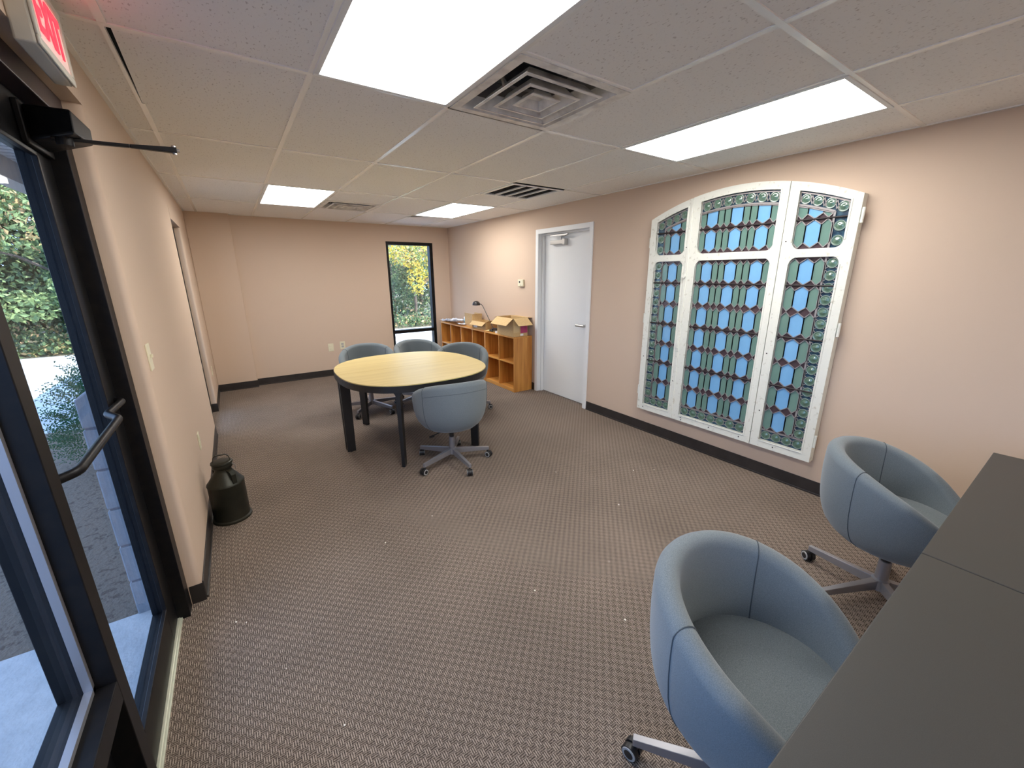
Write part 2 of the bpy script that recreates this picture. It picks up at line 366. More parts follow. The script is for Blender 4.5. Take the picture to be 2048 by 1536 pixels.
for i in range(len(colsx) - 1):
    x0, x1 = colsx[i], colsx[i + 1]
    ys = set(rowsy)
    for (a, b, c, d) in DIFF + [RET]:
        if abs(a - x0) < 1e-3: ys |= {c, d}
    ys = sorted(ys)
    for j in range(len(ys) - 1):
        y0, y1 = ys[j], ys[j + 1]
        if any(abs(a - x0) < 1e-3 and c - 1e-3 <= y0 and y1 <= d + 1e-3 for (a, b, c, d) in cells_open): continue
        g0 = g1 = gx0 = 0.0
        if i == 5 and abs(y0 - (GY + 6 * T)) < 1e-3: gx0 = 0.0; g0 = 0.16     # a tile pushed out of line
        if i == 1 and abs(y0 - GY) < 1e-3: gx0 = 0.022
        if i == 5 and abs(y0 - (GY + 6 * T)) < 1e-3:
            m.prism([(x0, y0 + 0.30, tz0), (x0 + 0.42, y0 + 0.02, tz0), (x1, y0, tz0), (x1, y1, tz0), (x0, y1, tz0)], (0, 0, 0.014))
            continue
        if gx0:
            m.prism([(x0 + 0.017, y0, tz0), (x1, y0, tz0), (x1, y1, tz0), (x0, y1, tz0), (x0, y0 + 0.85, tz0)], (0, 0, 0.014)); continue
        m.box(x0, x1, y0 + g1, y1, tz0, tz1)
struct(m.build('ceiling', 'tile'))
bw = 0.012
for i, x in enumerate(colsx[1:-1]):
    if i == 0:                                     # the bar is missing along one tile, leaving a dark slot
        bars.box(x - bw, x + bw, YF, GY, H, H + 0.004).box(x - bw, x + 0.001, GY, GY + 0.75, H, H + 0.004).box(x - bw, x + bw, GY + 0.75, YB, H, H + 0.004)
    else: bars.box(x - bw, x + bw, YF, YB, H, H + 0.004)
for y in rowsy[1:-1]:
    bars.box(XL, XR, y - bw, y + bw, H - 0.0005, H + 0.004)
for (a, b, c, d) in DIFF + [RET]: bars.box(a, b, c - bw, c + bw, H - 0.0005, H + 0.004).box(a, b, d - bw, d + bw, H - 0.0005, H + 0.004)
bars.box(XL, XL + 0.018, YF, YB, H - 0.001, H + 0.004).box(XR - 0.018, XR, YF, YB, H - 0.001, H + 0.004).box(XL, XR, YB - 0.018, YB, H - 0.001, H + 0.004)
struct(bars.build('trim_1', 'ceil_bar'))
struct(MB().box(-0.51, 9.0, -8.0, YB + 0.15, 2.62, 3.05).build('light_block_roof', 'void'))  # unseen slab, oversized to block sky light and cast the building's shadow outside

# ------------------------------------------------------------------ ceiling lights
where_l = {(0, 0): 'large bright ceiling light nearest the exit sign, beside the square diffuser',
           (1, 0): 'long bright ceiling light above the stained glass window',
           (0, 1): 'far ceiling light above the left end of the table, near the back wall',
           (1, 1): 'far ceiling light between the return grille and the back right corner',
           (0, 2): 'ceiling light behind the viewpoint, over the entrance side', (1, 2): 'ceiling light behind the viewpoint, over the desk side'}
lm = None
for i, lx in enumerate(LX):
    for j, ly in enumerate(LY):
        cx, cy = sum(lx) / 2, sum(ly) / 2
        if lm is None:
            t = thing('ceiling_light', where_l[(i, j)], 'ceiling light', (cx, cy, H), 0, 'recessed fluorescent ceiling panels')
            a, b = T / 2 - 0.006, T - 0.006; q = 0.022
            f = MB(); f.box(-a, a, -b, -b + q, -0.004, 0.02).box(-a, a, b - q, b, -0.004, 0.02).box(-a, -a + q, -b + q, b - q, -0.004, 0.02).box(a - q, a, -b + q, b - q, -0.004, 0.02)
            f.build('light_frame', 'white_paint', t, bevel=0.002)
            MB().box(-a + q, a - q, -b + q, b - q, 0.0, 0.01).build('diffuser_panel', 'lamp_face', t)
            lm = t
        else:
            t = copy_tree(lm); t.location = (cx, cy, H); t['label'] = where_l[(i, j)]

# ------------------------------------------------------------------ air diffusers and the return grille
def rect_ring(mb, a0, z0, a1, z1, t=0.003):
    p0 = [(-a0, -a0), (a0, -a0), (a0, a0), (-a0, a0)]; p1 = [(-a1, -a1), (a1, -a1), (a1, a1), (-a1, a1)]
    for k in range(4):
        n = (k + 1) % 4
        mb.hexa([(*p0[k], z0), (*p0[n], z0), (*p1[n], z1), (*p1[k], z1)], [(*p0[k], z0 + t), (*p0[n], z0 + t), (*p1[n], z1 + t), (*p1[k], z1 + t)])
def diffuser(label, c):
    t = thing('air_diffuser', label, 'air vent', ((c[0] + c[1]) / 2, (c[2] + c[3]) / 2, H), 0, 'square air diffusers in the ceiling')
    f = MB(); rect_ring(f, T / 2 - 0.004, -0.004, T / 2 - 0.045, -0.004); rect_ring(f, T / 2 - 0.045, -0.004, T / 2 - 0.075, 0.05)
    f.build('vent_frame', 'vent', t)
    d = MB(); rect_ring(d, T / 2 - 0.075, 0.05, 0.17, 0.10); d.lathe([(0.17, 0.095), (0.15, 0.10), (0.148, 0.2), (0.001, 0.2)], 32)
    d.build('duct_collar', 'duct', t)
    for a0, z0, a1, z1 in ((0.215, -0.012, 0.155, 0.040), (0.145, -0.014, 0.095, 0.034), (0.080, -0.014, 0.045, 0.018)):
        c_ = MB(); rect_ring(c_, a0, z0, a0 - 0.014, z0 - 0.002); rect_ring(c_, a0 - 0.012, z0, a1, z1)
        c_.build('cone', 'vent', t)
    q = MB(); q.box(-0.047, 0.047, -0.047, 0.047, 0.016, 0.019).build('centre_plate', 'vent', t)
    for s in (-1, 1): MB().tube([(s * 0.20, s * 0.03, 0.0), (s * 0.215, s * 0.03, 0.06)], 0.006, 8).build('spring_clip', 'steel', t)
    return t
diffuser('square four way air diffuser with dirty cones, beside the large ceiling light', DIFF[0])
diffuser('smaller looking square air diffuser near the back wall, beside a far ceiling light', DIFF[1])
t = thing('return_air_grille', 'white return air grille with four dark slots near the right wall', 'air vent', ((RET[0] + RET[1]) / 2, (RET[2] + RET[3]) / 2, H))
a = T / 2 - 0.006; f = MB()
f.box(-a, a, -a, -a + 0.035, -0.006, 0.006).box(-a, a, a - 0.035, a, -0.006, 0.006).box(-a, -a + 0.035, -a + 0.035, a - 0.035, -0.006, 0.006).box(a - 0.035, a, -a + 0.035, a - 0.035, -0.006, 0.006)
for k in (-1, 0, 1): f.box(k * 0.133 - 0.009, k * 0.133 + 0.009, -a + 0.03, a - 0.03, -0.006, 0.006)
f.build('grille_frame', 'white_paint', t)
f = MB()
for k in range(26):
    x = -a + 0.045 + k * 0.0205
    f.hexa([(x, -a + 0.035, 0.004), (x + 0.001, -a + 0.035, 0.004), (x + 0.001, a - 0.035, 0.004), (x, a - 0.035, 0.004)], [(x + 0.010, -a + 0.035, 0.02), (x + 0.011, -a + 0.035, 0.02), (x + 0.011, a - 0.035, 0.02), (x + 0.010, a - 0.035, 0.02)])
f.build('louvre', 'duct', t, bevel=0)
MB().box(-a + 0.03, a - 0.03, -a + 0.03, a - 0.03, 0.05, 0.055).build('back_plate', 'void', t)

# ------------------------------------------------------------------ storefront, glass door, push bar, closer
XO = -0.51
m = MB()
m.box(XO, FX, 2.19, 2.272, 0, 2.195)               # hinge jamb
m.box(XO, FX, 1.250, 1.310, 0, 2.127)              # mullion beside the door
m.box(XO, FX, -1.26, -1.20, 0, 2.195)
m.box(XO, FX, -0.03, 0.02, 0, 2.127)
m.box(XO, FX, -1.20, 1.25, 0.510, 0.575)           # mid rail of the side light
m.box(XO, FX, -1.20, 1.25, 0.0, 0.09)
struct(m.build('window_1_frame', 'black_alu', bevel=0.002))
struct(MB().box(XO, FX + 0.004, -1.26, 2.272, 2.127, 2.20).build('window_1_header', 'maroon_alu', bevel=0.003))
m = MB()                                           # raised glazing stops catch the light
for y0, y1 in ((0.02, 1.25), (-1.2, -0.03)):
    m.box(-0.457, -0.440, y1 - 0.014, y1, 0.575, 2.127).box(-0.457, -0.440, y0, y0 + 0.014, 0.575, 2.127).box(-0.457, -0.440, y0, y1, 0.575, 0.589)
struct(m.build('trim_2', 'alu'))
m = MB()
for y0, y1 in ((0.02, 1.25), (-1.2, -0.03)):
    m.box(-0.464, -0.458, y0, y1, 0.575, 2.127)
struct(m.build('window_1_glass', 'dusty_glass'))
struct(MB().box(-0.47, -0.455, -1.2, 1.25, 0.09, 0.51).build('window_1_kick_panel', 'black_alu'))
struct(MB().box(-0.452, -0.430, 1.31, 2.19, 0, 0.012).box(-0.452, -0.438, 1.31, 2.19, 0.01, 0.016).box(-0.452, -0.430, -1.2, 1.31, 0, 0.006).build('trim_3', 'alu_strip', bevel=0.002))
struct(MB().box(XO, -0.455, 1.31, 2.19, -0.03, 0.012).build('trim_4', 'black_alu', bevel=0.003))
door = bpy.data.objects.new('door_1', None); COL.objects.link(door); door['kind'] = 'structure'
dx0, dx1 = -0.492, -0.447
m = MB()
m.box(dx0, dx1, 2.035, 2.186, 0.016, 2.122).box(dx0, dx1, 1.314, 1.44, 0.016, 2.122).box(dx0, dx1, 1.44, 2.035, 0.016, 0.185).box(dx0, dx1, 1.44, 2.035, 1.975, 2.122)
m.box(-0.455, -0.440, 2.022, 2.035, 0.185, 1.975).box(-0.455, -0.440, 1.44, 2.035, 1.962, 1.975).box(-0.455, -0.440, 1.44, 2.035, 0.185, 0.200)
m.build('door_frame', 'black_alu', door, bevel=0.002)
MB().box(-0.474, -0.468, 1.44, 2.035, 0.185, 1.975).build('door_glass', 'dusty_glass', door)
def arc_path(pts, r=0.02, n=5):
    P = [Vector(p) for p in pts]; out = [P[0]]
    for i in range(1, len(P) - 1):
        a, b, c = P[i - 1], P[i], P[i + 1]; d1 = (a - b).normalized(); d2 = (c - b).normalized()
        rr = min(r, (a - b).length * 0.45, (c - b).length * 0.45); s, e = b + d1 * rr, b + d2 * rr
        for k in range(n + 1):
            t = k / n; out.append(s * (1 - t) ** 2 + b * 2 * t * (1 - t) + e * t * t)
    out.append(P[-1]); return out
MB().tube(arc_path([(-0.447, 2.15, 1.115), (-0.422, 2.13, 1.115), (-0.430, 1.93, 1.118), (-0.388, 1.86, 1.116), (-0.395, 1.41, 1.108), (-0.447, 1.375, 1.10)], 0.02), 0.0125, 14).build('push_bar', 'black_alu', door, smooth=50)
# surface closer with its arm hanging free
t = thing('door_closer', 'black surface door closer with a loose arm above the glass entrance door', 'door closer', (-0.44, 1.9, 2.03))
o_ = Vector((-0.44, 1.9, 2.03))
m = MB(); m.hexa([(0.008, 0.065, -0.035), (0.128, -0.05, -0.028), (0.138, 0.135, -0.018), (0.010, 0.24, -0.035)], [(0.008, 0.065, 0.065), (0.132, -0.05, 0.038), (0.140, 0.135, 0.034), (0.010, 0.24, 0.060)])
m.build('closer_body', 'black_alu', t, bevel=0.008, seg=3)
MB().box(-0.007, 0.010, 0.04, 0.27, -0.05, 0.07).build('mounting_plate', 'black_alu', t, bevel=0.004)
MB().lathe([(0.001, -0.05), (0.02, -0.05), (0.022, -0.02), (0.022, 0.0)], 20, (0.09, 0.02, 0)).build('spindle', 'black_alu', t, smooth=40)
m = MB(); A = Vector((-0.32, 1.93, 2.000)) - o_; B = Vector((-0.081, 1.976, 2.018)) - o_
dr = (B - A).normalized(); sd = Vector((-dr.y, dr.x, 0)).normalized()
def bar_seg(mb, p, q, w0, w1, h0, h1):
    mb.hexa([p - sd * w0 - Vector((0, 0, h0)), q - sd * w1 - Vector((0, 0, h1)), q + sd * w1 - Vector((0, 0, h1)), p + sd * w0 - Vector((0, 0, h0))],
            [p - sd * w0 + Vector((0, 0, h0)), q - sd * w1 + Vector((0, 0, h1)), q + sd * w1 + Vector((0, 0, h1)), p + sd * w0 + Vector((0, 0, h0))])
bar_seg(m, A - dr * 0.06, A + dr * 0.12, 0.011, 0.008, 0.005, 0.005); bar_seg(m, A + dr * 0.12, B, 0.008, 0.012, 0.005, 0.009)
m.build('closer_arm', 'black_alu', t, bevel=0.002)
MB().tube([B - dr * 0.006 - Vector((0, 0, 0.014)), B - dr * 0.006 + Vector((0, 0, 0.014))], 0.007, 12).tube([B, B + dr * 0.008], 0.006, 12).build('arm_pin', 'steel', t, smooth=40)

# narrow left window and tall back window
def plain_window(name, boxes, pane):
    root = bpy.data.objects.new(name, None); COL.objects.link(root); root['kind'] = 'structure'
    mm = MB()
    for b in boxes: mm.box(*b)
    mm.build('window_frame', 'black_alu', root, bevel=0.002)
    for p in pane: MB().box(*p).build('pane', 'glass', root)
plain_window('window_2', [(XO, FX, LW0, LW0 + 0.05, 0, LWZ), (XO, FX, LW1 - 0.075, LW1, 0, LWZ), (XO, FX, LW0 + 0.05, LW1 - 0.05, 0, 0.1), (XO, FX, LW0 + 0.05, LW1 - 0.05, LWZ - 0.05, LWZ), (XO, FX, LW0 + 0.05, LW1 - 0.05, 0.56, 0.61)],
             [(-0.458, -0.452, LW0 + 0.05, LW1 - 0.05, 0.1, 0.56), (-0.458, -0.452, LW0 + 0.05, LW1 - 0.05, 0.61, LWZ - 0.05)])
y0, y1 = YB + 0.012, YB + 0.12
plain_window('window_3', [(WX0, WX0 + 0.042, y0, y1, 0, WZ), (WX1 - 0.055, WX1, y0, y1, 0, WZ), (WX0 + 0.042, WX1 - 0.055, y0, y1, 0, 0.06), (WX0 + 0.042, WX1 - 0.055, y0, y1, WZ - 0.05, WZ), (WX0 + 0.042, WX1 - 0.055, y0, y1, 0.585, 0.640)],
             [(WX0 + 0.042, WX1 - 0.055, YB + 0.06, YB + 0.066, 0.06, 0.585), (WX0 + 0.042, WX1 - 0.055, YB + 0.06, YB + 0.066, 0.640, WZ - 0.05)])

# ------------------------------------------------------------------ white door in the right wall
door = bpy.data.objects.new('door_2', None); COL.objects.link(door); door['kind'] = 'structure'
m = MB(); cw = 0.052
m.box(XR - 0.014, XR + 0.002, DY0 - 0.043, DY0 + 0.012, 0, DZ + 0.043).box(XR - 0.014, XR + 0.002, DY1 - 0.012, DY1 + 0.043, 0, DZ + 0.043).box(XR - 0.014, XR + 0.002, DY0 + 0.012, DY1 - 0.012, DZ - 0.012, DZ + 0.043)
m.box(XR + 0.002, XR + 0.14, DY0, DY0 + 0.012, 0, DZ).box(XR + 0.002, XR + 0.14, DY1 - 0.012, DY1, 0, DZ).box(XR + 0.002, XR + 0.14, DY0 + 0.012, DY1 - 0.012, DZ - 0.012, DZ)
m.box(XR + 0.045, XR + 0.089, DY1 - 0.030, DY1 - 0.012, 0, DZ - 0.012).box(XR + 0.045, XR + 0.089, DY0 + 0.012, DY0 + 0.030, 0, DZ - 0.012).box(XR + 0.045, XR + 0.089, DY0 + 0.030, DY1 - 0.030, DZ - 0.030, DZ - 0.012)
m.build('door_frame', 'white_paint', door, bevel=0.003)
MB().box(XR + 0.090, XR + 0.134, DY0 + 0.015, DY1 - 0.015, 0.008, DZ - 0.014).build('door_leaf', 'white_paint', door, bevel=0.002)
m = MB(); m.lathe([(0.001, -0.012), (0.022, -0.012), (0.026, -0.004), (0.026, 0)], 24, (XR + 0.090, 3.47, 0.985), 'x')
m.tube([(XR + 0.085, 3.47, 0.985), (XR + 0.035, 3.47, 0.985)], 0.009, 12).tube([(XR + 0.038, 3.462, 0.985), (XR + 0.036, 3.595, 0.985)], 0.015, 12)
m.build('door_handle', 'steel', door, smooth=40)
m = MB(); m.box(XR + 0.04, XR + 0.09, 3.86, 4.12, 1.935, 1.985).box(XR + 0.03, XR + 0.09, 3.84, 3.88, 1.925, 1.995)
m.build('closer_body', 'steel', door, bevel=0.005)
m = MB(); m.tube([(XR + 0.06, 3.94, 1.985), (XR + 0.06, 3.94, 2.02)], 0.012, 12)
m.tube([(XR + 0.06, 3.94, 2.02), (XR + 0.02, 3.80, 2.03), (XR + 0.03, 3.78, 2.035)], 0.007, 10).box(XR + 0.022, XR + 0.036, 3.78, 4.10, 2.030, 2.045)
m.build('closer_arm', 'steel', door, smooth=40)

# ------------------------------------------------------------------ wall plates, thermostat
def plate_x(name, label, cat, x, y, z, sgn, wy, hz, kind):
    t = thing(name, label, cat, (x, y, z))
    MB().box(0, sgn * 0.006, -wy / 2, wy / 2, -hz / 2, hz / 2).build('cover_plate', 'ivory', t, bevel=0.002)
    q = MB()
    if kind == 'switch': q.box(sgn * 0.006, sgn * 0.016, -0.005, 0.005, -0.004, 0.012)
    else:
        for s in (-1, 1): q.box(sgn * 0.006, sgn * 0.009, -0.017, 0.017, s * 0.020 - 0.014, s * 0.020 + 0.014)
    q.build('toggle' if kind == 'switch' else 'socket', 'ivory', t, bevel=0.002)
plate_x('light_switch', 'ivory light switch on the left wall beside the glass door', 'light switch', XL, 2.20 + 0.16, 1.245, 1, 0.072, 0.118, 'switch')
plate_x('wall_outlet', 'ivory outlet on the left wall past the narrow window', 'outlet', XL, 6.12, 0.445, 1, 0.072, 0.118, 'outlet')
plate_x('wall_outlet', 'small white outlet low on the left wall above the milk can', 'outlet', XL, 3.40, 0.475, 1, 0.072, 0.118, 'outlet')
for k, (x, lb) in enumerate(((1.197, 'left of the two ivory outlets on the back wall'), (1.375, 'right of the two ivory outlets on the back wall, behind a chair'))):
    t = thing('wall_outlet', lb, 'outlet', (x, YB, 0.462 + k * 0.02))
    MB().box(-0.040, 0.040, -0.006, 0, -0.062, 0.062).build('cover_plate', 'ivory', t, bevel=0.002)
    q = MB()
    for s in (-1, 1): q.box(-0.018, 0.018, -0.010, -0.006, s * 0.021 - 0.015, s * 0.021 + 0.015)
    q.build('socket', 'grey_plastic' if k == 1 else 'ivory', t, bevel=0.002)
t = thing('thermostat', 'small ivory thermostat on the right wall above the cardboard box', 'thermostat', (XR, 4.66, 1.466))
MB().box(-0.03, 0, -0.062, 0.062, -0.046, 0.046).build('thermostat_body', 'ivory', t, bevel=0.006)
MB().box(-0.032, -0.03, 0.005, 0.030, 0.002, 0.026).build('display', 'black_plastic', t)
MB().box(-0.033, -0.03, -0.012, 0.006, -0.034, -0.024).build('lever', 'grey_plastic', t)

# ------------------------------------------------------------------ exit sign
SY0, SY1, SZ0, SZ1 = 1.655, 1.955, 2.155, 2.345
t = thing('exit_sign', 'illuminated exit sign with red letters on the wall above the glass door', 'exit sign', (XL, (SY0 + SY1) / 2, SZ0))
a, hh = (SY1 - SY0) / 2, SZ1 - SZ0
MB().box(0, 0.042, -a, a, 0, hh).build('sign_housing', 'sign_white', t, bevel=0.006, seg=3)
m = MB(); q = 0.022
m.box(0.042, 0.049, -a, a, 0, q).box(0.042, 0.049, -a, a, hh - q, hh).box(0.042, 0.049, -a, -a + q, q, hh - q).box(0.042, 0.049, a - q, a, q, hh - q)
m.build('sign_bezel', 'sign_white', t, bevel=0.003)
MB().box(0.042, 0.045, -a + q, a - q, q, hh - q).build('sign_face', 'sign_face', t)
def text_mesh(txt, size, ext, name, material, parent, loc, rot):
    cu = bpy.data.curves.new(name, 'FONT'); cu.body = txt; cu.size = size; cu.extrude = ext; cu.align_x = 'CENTER'; cu.align_y = 'CENTER'; cu.offset = size * 0.02
    ob = bpy.data.objects.new(name, cu); COL.objects.link(ob)
    dg = bpy.context.evaluated_depsgraph_get(); me = bpy.data.meshes.new_from_object(ob.evaluated_get(dg))
    bpy.data.objects.remove(ob); o = bpy.data.objects.new(name, me); COL.objects.link(o); me.materials.clear(); me.materials.append(M[material])
    o.parent = parent; o.location = loc; o.rotation_euler = rot; return o
o = text_mesh('EXIT', 0.135, 0.0015, 'exit_lettering', 'sign_red', t, (0.0470, 0, hh / 2), (PI / 2, 0, PI / 2))
o.scale = (0.80, 1.12, 1)

# ------------------------------------------------------------------ stained glass window fixed to the right wall
GXF, GXB = 3.278, 3.345
AC, AR, AZ = 1.760, 1.715, 2.228
def arch(y, off=0.0): return AZ - off - (y - AC) ** 2 / (2 * AR)
win = thing('stained_glass_window', 'arched white framed stained glass window of three leaded sashes on the right wall', 'stained glass window', (GXB, 1.76, 0.257))
WO = Vector((GXB, 1.76, 0.257))
def L3(x, y, z): return (x - WO.x, y - WO.y, z - WO.z)
def addbox(mb, x0, x1, y0, y1, z0, z1): mb.box(x0 - WO.x, x1 - WO.x, y0 - WO.y, y1 - WO.y, z0 - WO.z, z1 - WO.z)
def clip_arch(poly, off, n=14, lo=0.95, hi=2.6):
    for k in range(n):
        y = lo + (hi - lo) * k / (n - 1); z0 = arch(y, off); sl = -(y - AC) / AR
        out = []
        for i in range(len(poly)):
            p, q = poly[i], poly[(i + 1) % len(poly)]
            fp = p[1] - z0 - sl * (p[0] - y); fq = q[1] - z0 - sl * (q[0] - y)
            if fp <= 0: out.append(p)
            if (fp < 0 < fq) or (fq < 0 < fp):
                s = fp / (fp - fq); out.append((p[0] + (q[0] - p[0]) * s, p[1] + (q[1] - p[1]) * s))
        poly = out
        if len(poly) < 3: return []
    return poly
def clip_rect(poly, y0, y1, z0, z1):
    for ax, lim, sg in ((0, y0, 1), (0, y1, -1), (1, z0, 1), (1, z1, -1)):
        out = []
        for i in range(len(poly)):
            p, q = poly[i], poly[(i + 1) % len(poly)]; fp = (p[ax] - lim) * sg; fq = (q[ax] - lim) * sg
            if fp >= 0: out.append(p)
            if (fp < 0 < fq) or (fq < 0 < fp):
                s = fp / (fp - fq); out.append((p[0] + (q[0] - p[0]) * s, p[1] + (q[1] - p[1]) * s))
        poly = out
        if len(poly) < 3: return []
    return poly
def came(mb, p, q, w=0.0055, x=3.298, d=0.005):
    a, b = Vector((0, *p)), Vector((0, *q)); e = b - a
    if e.length < 1e-4: return
    n = Vector((0, -e.z, e.y)).normalized() * w / 2
    A = [a - n, b - n, b + n, a + n]
    mb.hexa([L3(x, v.y, v.z) for v in A], [L3(x - d, v.y, v.z) for v in A])
ZL0, ZL1, ZU0 = 0.317, 1.690, 1.745
ROW = 0.184; PT = 0.036
def sash(kind, oy0, oy1, iy0, iy1):                # y0 < y1 ; the viewer's left is the larger y
    fr = MB()
    def stile(a, b):
        n = 6
        for k in range(n):
            ya, yb = a + (b - a) * k / n, a + (b - a) * (k + 1) / n
            fr.hexa([L3(GXF, ya, 0.257), L3(GXB, ya, 0.257), L3(GXB, yb, 0.257), L3(GXF, yb, 0.257)], [L3(GXF, ya, arch(ya)), L3(GXB, ya, arch(ya)), L3(GXB, yb, arch(yb)), L3(GXF, yb, arch(yb))])
    stile(oy0, iy0); stile(iy1, oy1)
    addbox(fr, GXF, GXB, iy0, iy1, 0.257, ZL0); addbox(fr, GXF, GXB, iy0, iy1, ZL1, ZU0)
    n = 16
    for k in range(n):
        ya, yb = iy0 + (iy1 - iy0) * k / n, iy0 + (iy1 - iy0) * (k + 1) / n
        fr.hexa([L3(GXF, ya, arch(ya, .055)), L3(GXB, ya, arch(ya, .055)), L3(GXB, yb, arch(yb, .055)), L3(GXF, yb, arch(yb, .055))], [L3(GXF, ya, arch(ya)), L3(GXB, ya, arch(ya)), L3(GXB, yb, arch(yb)), L3(GXF, yb, arch(yb))])
    R = 0.045                                      # rounded corners beside the middle rail
    for (cy, sy) in ((iy0, 1), (iy1, -1)):
        for (cz, sz) in ((ZL1, -1), (ZU0, 1)):
            pts = [L3(GXF + 0.002, cy, cz)] + [L3(GXF + 0.002, cy + sy * (R - R * math.sin(t * PI / 12)), cz + sz * (R - R * math.cos(t * PI / 12))) for t in range(7)]
            pts = [pts[0]] + [L3(GXF + 0.002, cy + sy * (R - R * math.cos(t * PI / 12)), cz + sz * (R - R * math.sin(t * PI / 12))) for t in range(7)]
            fr.prism(pts, (0.03, 0, 0))
    fo = fr.build('sash_frame', 'sash', win)
    # moulding round the openings
    mo = MB()
    for (a, b, c, d) in ((iy0, iy1, ZL0, ZL1),):
        addbox(mo, GXF - 0.004, GXF + 0.01, a - 0.012, a, c - 0.012, d - R); addbox(mo, GXF - 0.004, GXF + 0.01, b, b + 0.012, c - 0.012, d - R); addbox(mo, GXF - 0.004, GXF + 0.01, a, b, c - 0.012, c)
    addbox(mo, GXF - 0.004, GXF + 0.01, iy0 - 0.012, iy0, ZU0 + R, arch(iy0, .05)); addbox(mo, GXF - 0.004, GXF + 0.01, iy1, iy1 + 0.012, ZU0 + R, arch(iy1, .05))
    mo.build('bead_moulding', 'sash', fo, bevel=0.003)
    # leaded glass
    gl = MB(); ld = MB(); rd = MB(); sb = MB()
    rcol = 0.078 if kind != 'C' else 0.0
    cy0, cy1 = iy0, iy1
    if kind == 'R': cy0 = iy0 + rcol
    if kind == 'L': cy1 = iy1 - rcol
    if kind == 'C': ws = [.052, .093, .052, .052, .093, .052, .052, .093, .052]; bl = {1, 4, 7}
    elif kind == 'R': ws = [.060, .087, .062]; bl = {1}
    else: ws = [.058, .087, .055]; bl = {1}
    sc = (cy1 - cy0) / sum(ws); ws = [x * sc for x in ws]
    def panel(z0, z1, off, rows, zr):
        gl.mi(2); top = clip_arch([(cy0, z0), (cy1, z0), (cy1, z1), (cy0, z1)], off) if off else [(cy0, z0), (cy1, z0), (cy1, z1), (cy0, z1)]
        gl.prism([L3(3.304, *p) for p in top], (0.004, 0, 0))
        for r in range(rows):
            zb = zr + r * ROW; y = cy1
            for ci, wd in enumerate(ws):
                a, b = y - wd, y; y -= wd; h = ROW
                P = [(a, zb + PT), ((a + b) / 2, zb + 0.003), (b, zb + PT), (b, zb + h - PT), ((a + b) / 2, zb + h - 0.003), (a, zb + h - PT)]
                P = clip_rect(P, iy0, iy1, z0, z1 if not off else 9)
                if off and P: P = clip_arch(P, off + 0.012)
                if len(P) < 3: continue
                gl.mi(0 if ci in bl else 1); gl.prism([L3(3.3005, *p) for p in P], (0.003, 0, 0))
                for i in range(len(P)): came(ld, P[i], P[(i + 1) % len(P)])
    zlow = ZL0 + 0.083
    panel(zlow, ZL1, 0, 7, ZL1 - 7 * ROW - 0.004)
    panel(ZU0, 2.3, 0.055 + 0.088, 2, ZU0 + 0.004)
    # navy border bands behind the roundels
    gl.mi(3)
    gl.prism([L3(3.3055, *p) for p in ((iy0, ZL0), (iy1, ZL0), (iy1, ZL1), (iy0, ZL1))], (0.004, 0, 0))
    P = clip_arch([(iy0, ZU0), (iy1, ZU0), (iy1, 2.3), (iy0, 2.3)], 0.055)
    gl.prism([L3(3.3055, *p) for p in P], (0.004, 0, 0))
    came(ld, (iy0, zlow), (iy1, zlow), 0.012)
    if kind == 'R':
        came(ld, (cy0, zlow), (cy0, ZL1), 0.012); came(ld, (cy0, ZU0), (cy0, arch(cy0, .143)), 0.012)
    if kind == 'L':
        came(ld, (cy1, zlow), (cy1, ZL1), 0.012); came(ld, (cy1, ZU0), (cy1, arch(cy1, .143)), 0.012)
    n = 12
    for k in range(n):
        ya, yb = cy0 + (cy1 - cy0) * k / n, cy0 + (cy1 - cy0) * (k + 1) / n
        came(ld, (ya, arch(ya, .143)), (yb, arch(yb, .143)), 0.012)
        ya, yb = iy0 + (iy1 - iy0) * k / n, iy0 + (iy1 - iy0) * (k + 1) / n
        came(ld, (ya, arch(ya, .066)), (yb, arch(yb, .066)), 0.008)
    def roundel(y, z, r=0.033):
        c = L3(3.302, y, z)
        rd.mi(0); rd.lathe([(r, 0.0), (r * 0.93, -0.005), (r * 0.80, -0.004), (r * 0.45, -0.0055), (r * 0.25, -0.010), (0.0005, -0.011)], 22, c, 'x')
        rd.mi(1); rd.lathe([(r * 1.06, 0.001), (r * 1.06, -0.006), (r * 0.92, -0.0065), (r * 0.92, 0.0)], 22, c, 'x')
    def link(p, q): came(ld, p, q, 0.004)
    pos = []
    nb = 7 if kind == 'C' else 4
    st = (iy1 - iy0) / nb
    for k in range(nb): pos.append((iy0 + st * (k + .5), ZL0 + 0.042)); 
    for y, z in pos:
        for s in (-1, 1):
            link((y + s * st / 2, z + 0.012), (y + s * 0.024, z + 0.020)); link((y + s * st / 2, z - 0.012), (y + s * 0.024, z - 0.020)); 
    if kind != 'C':
        yc = (iy0 + rcol / 2) if kind == 'R' else (iy1 - rcol / 2)
        nz = 16; sp = (ZL1 - zlow) / nz
        for k in range(nz):
            z = zlow + sp * (k + .5); pos.append((yc, z))
            for s in (-1, 1): link((yc + s * rcol / 2, z + sp / 2), (yc + s * 0.022, z + 0.026)); link((yc + s * rcol / 2, z - sp / 2), (yc + s * 0.022, z - 0.026))
        ztop = arch(yc, .055) - 0.13; nu = 2
        for k in range(nu):
            z = ZU0 + 0.045 + k * (ztop - ZU0 - 0.05) / 1.3; pos.append((yc, z))
    na = {'C': 7, 'L': 4, 'R': 4}[kind]; sa = (iy1 - iy0) / na
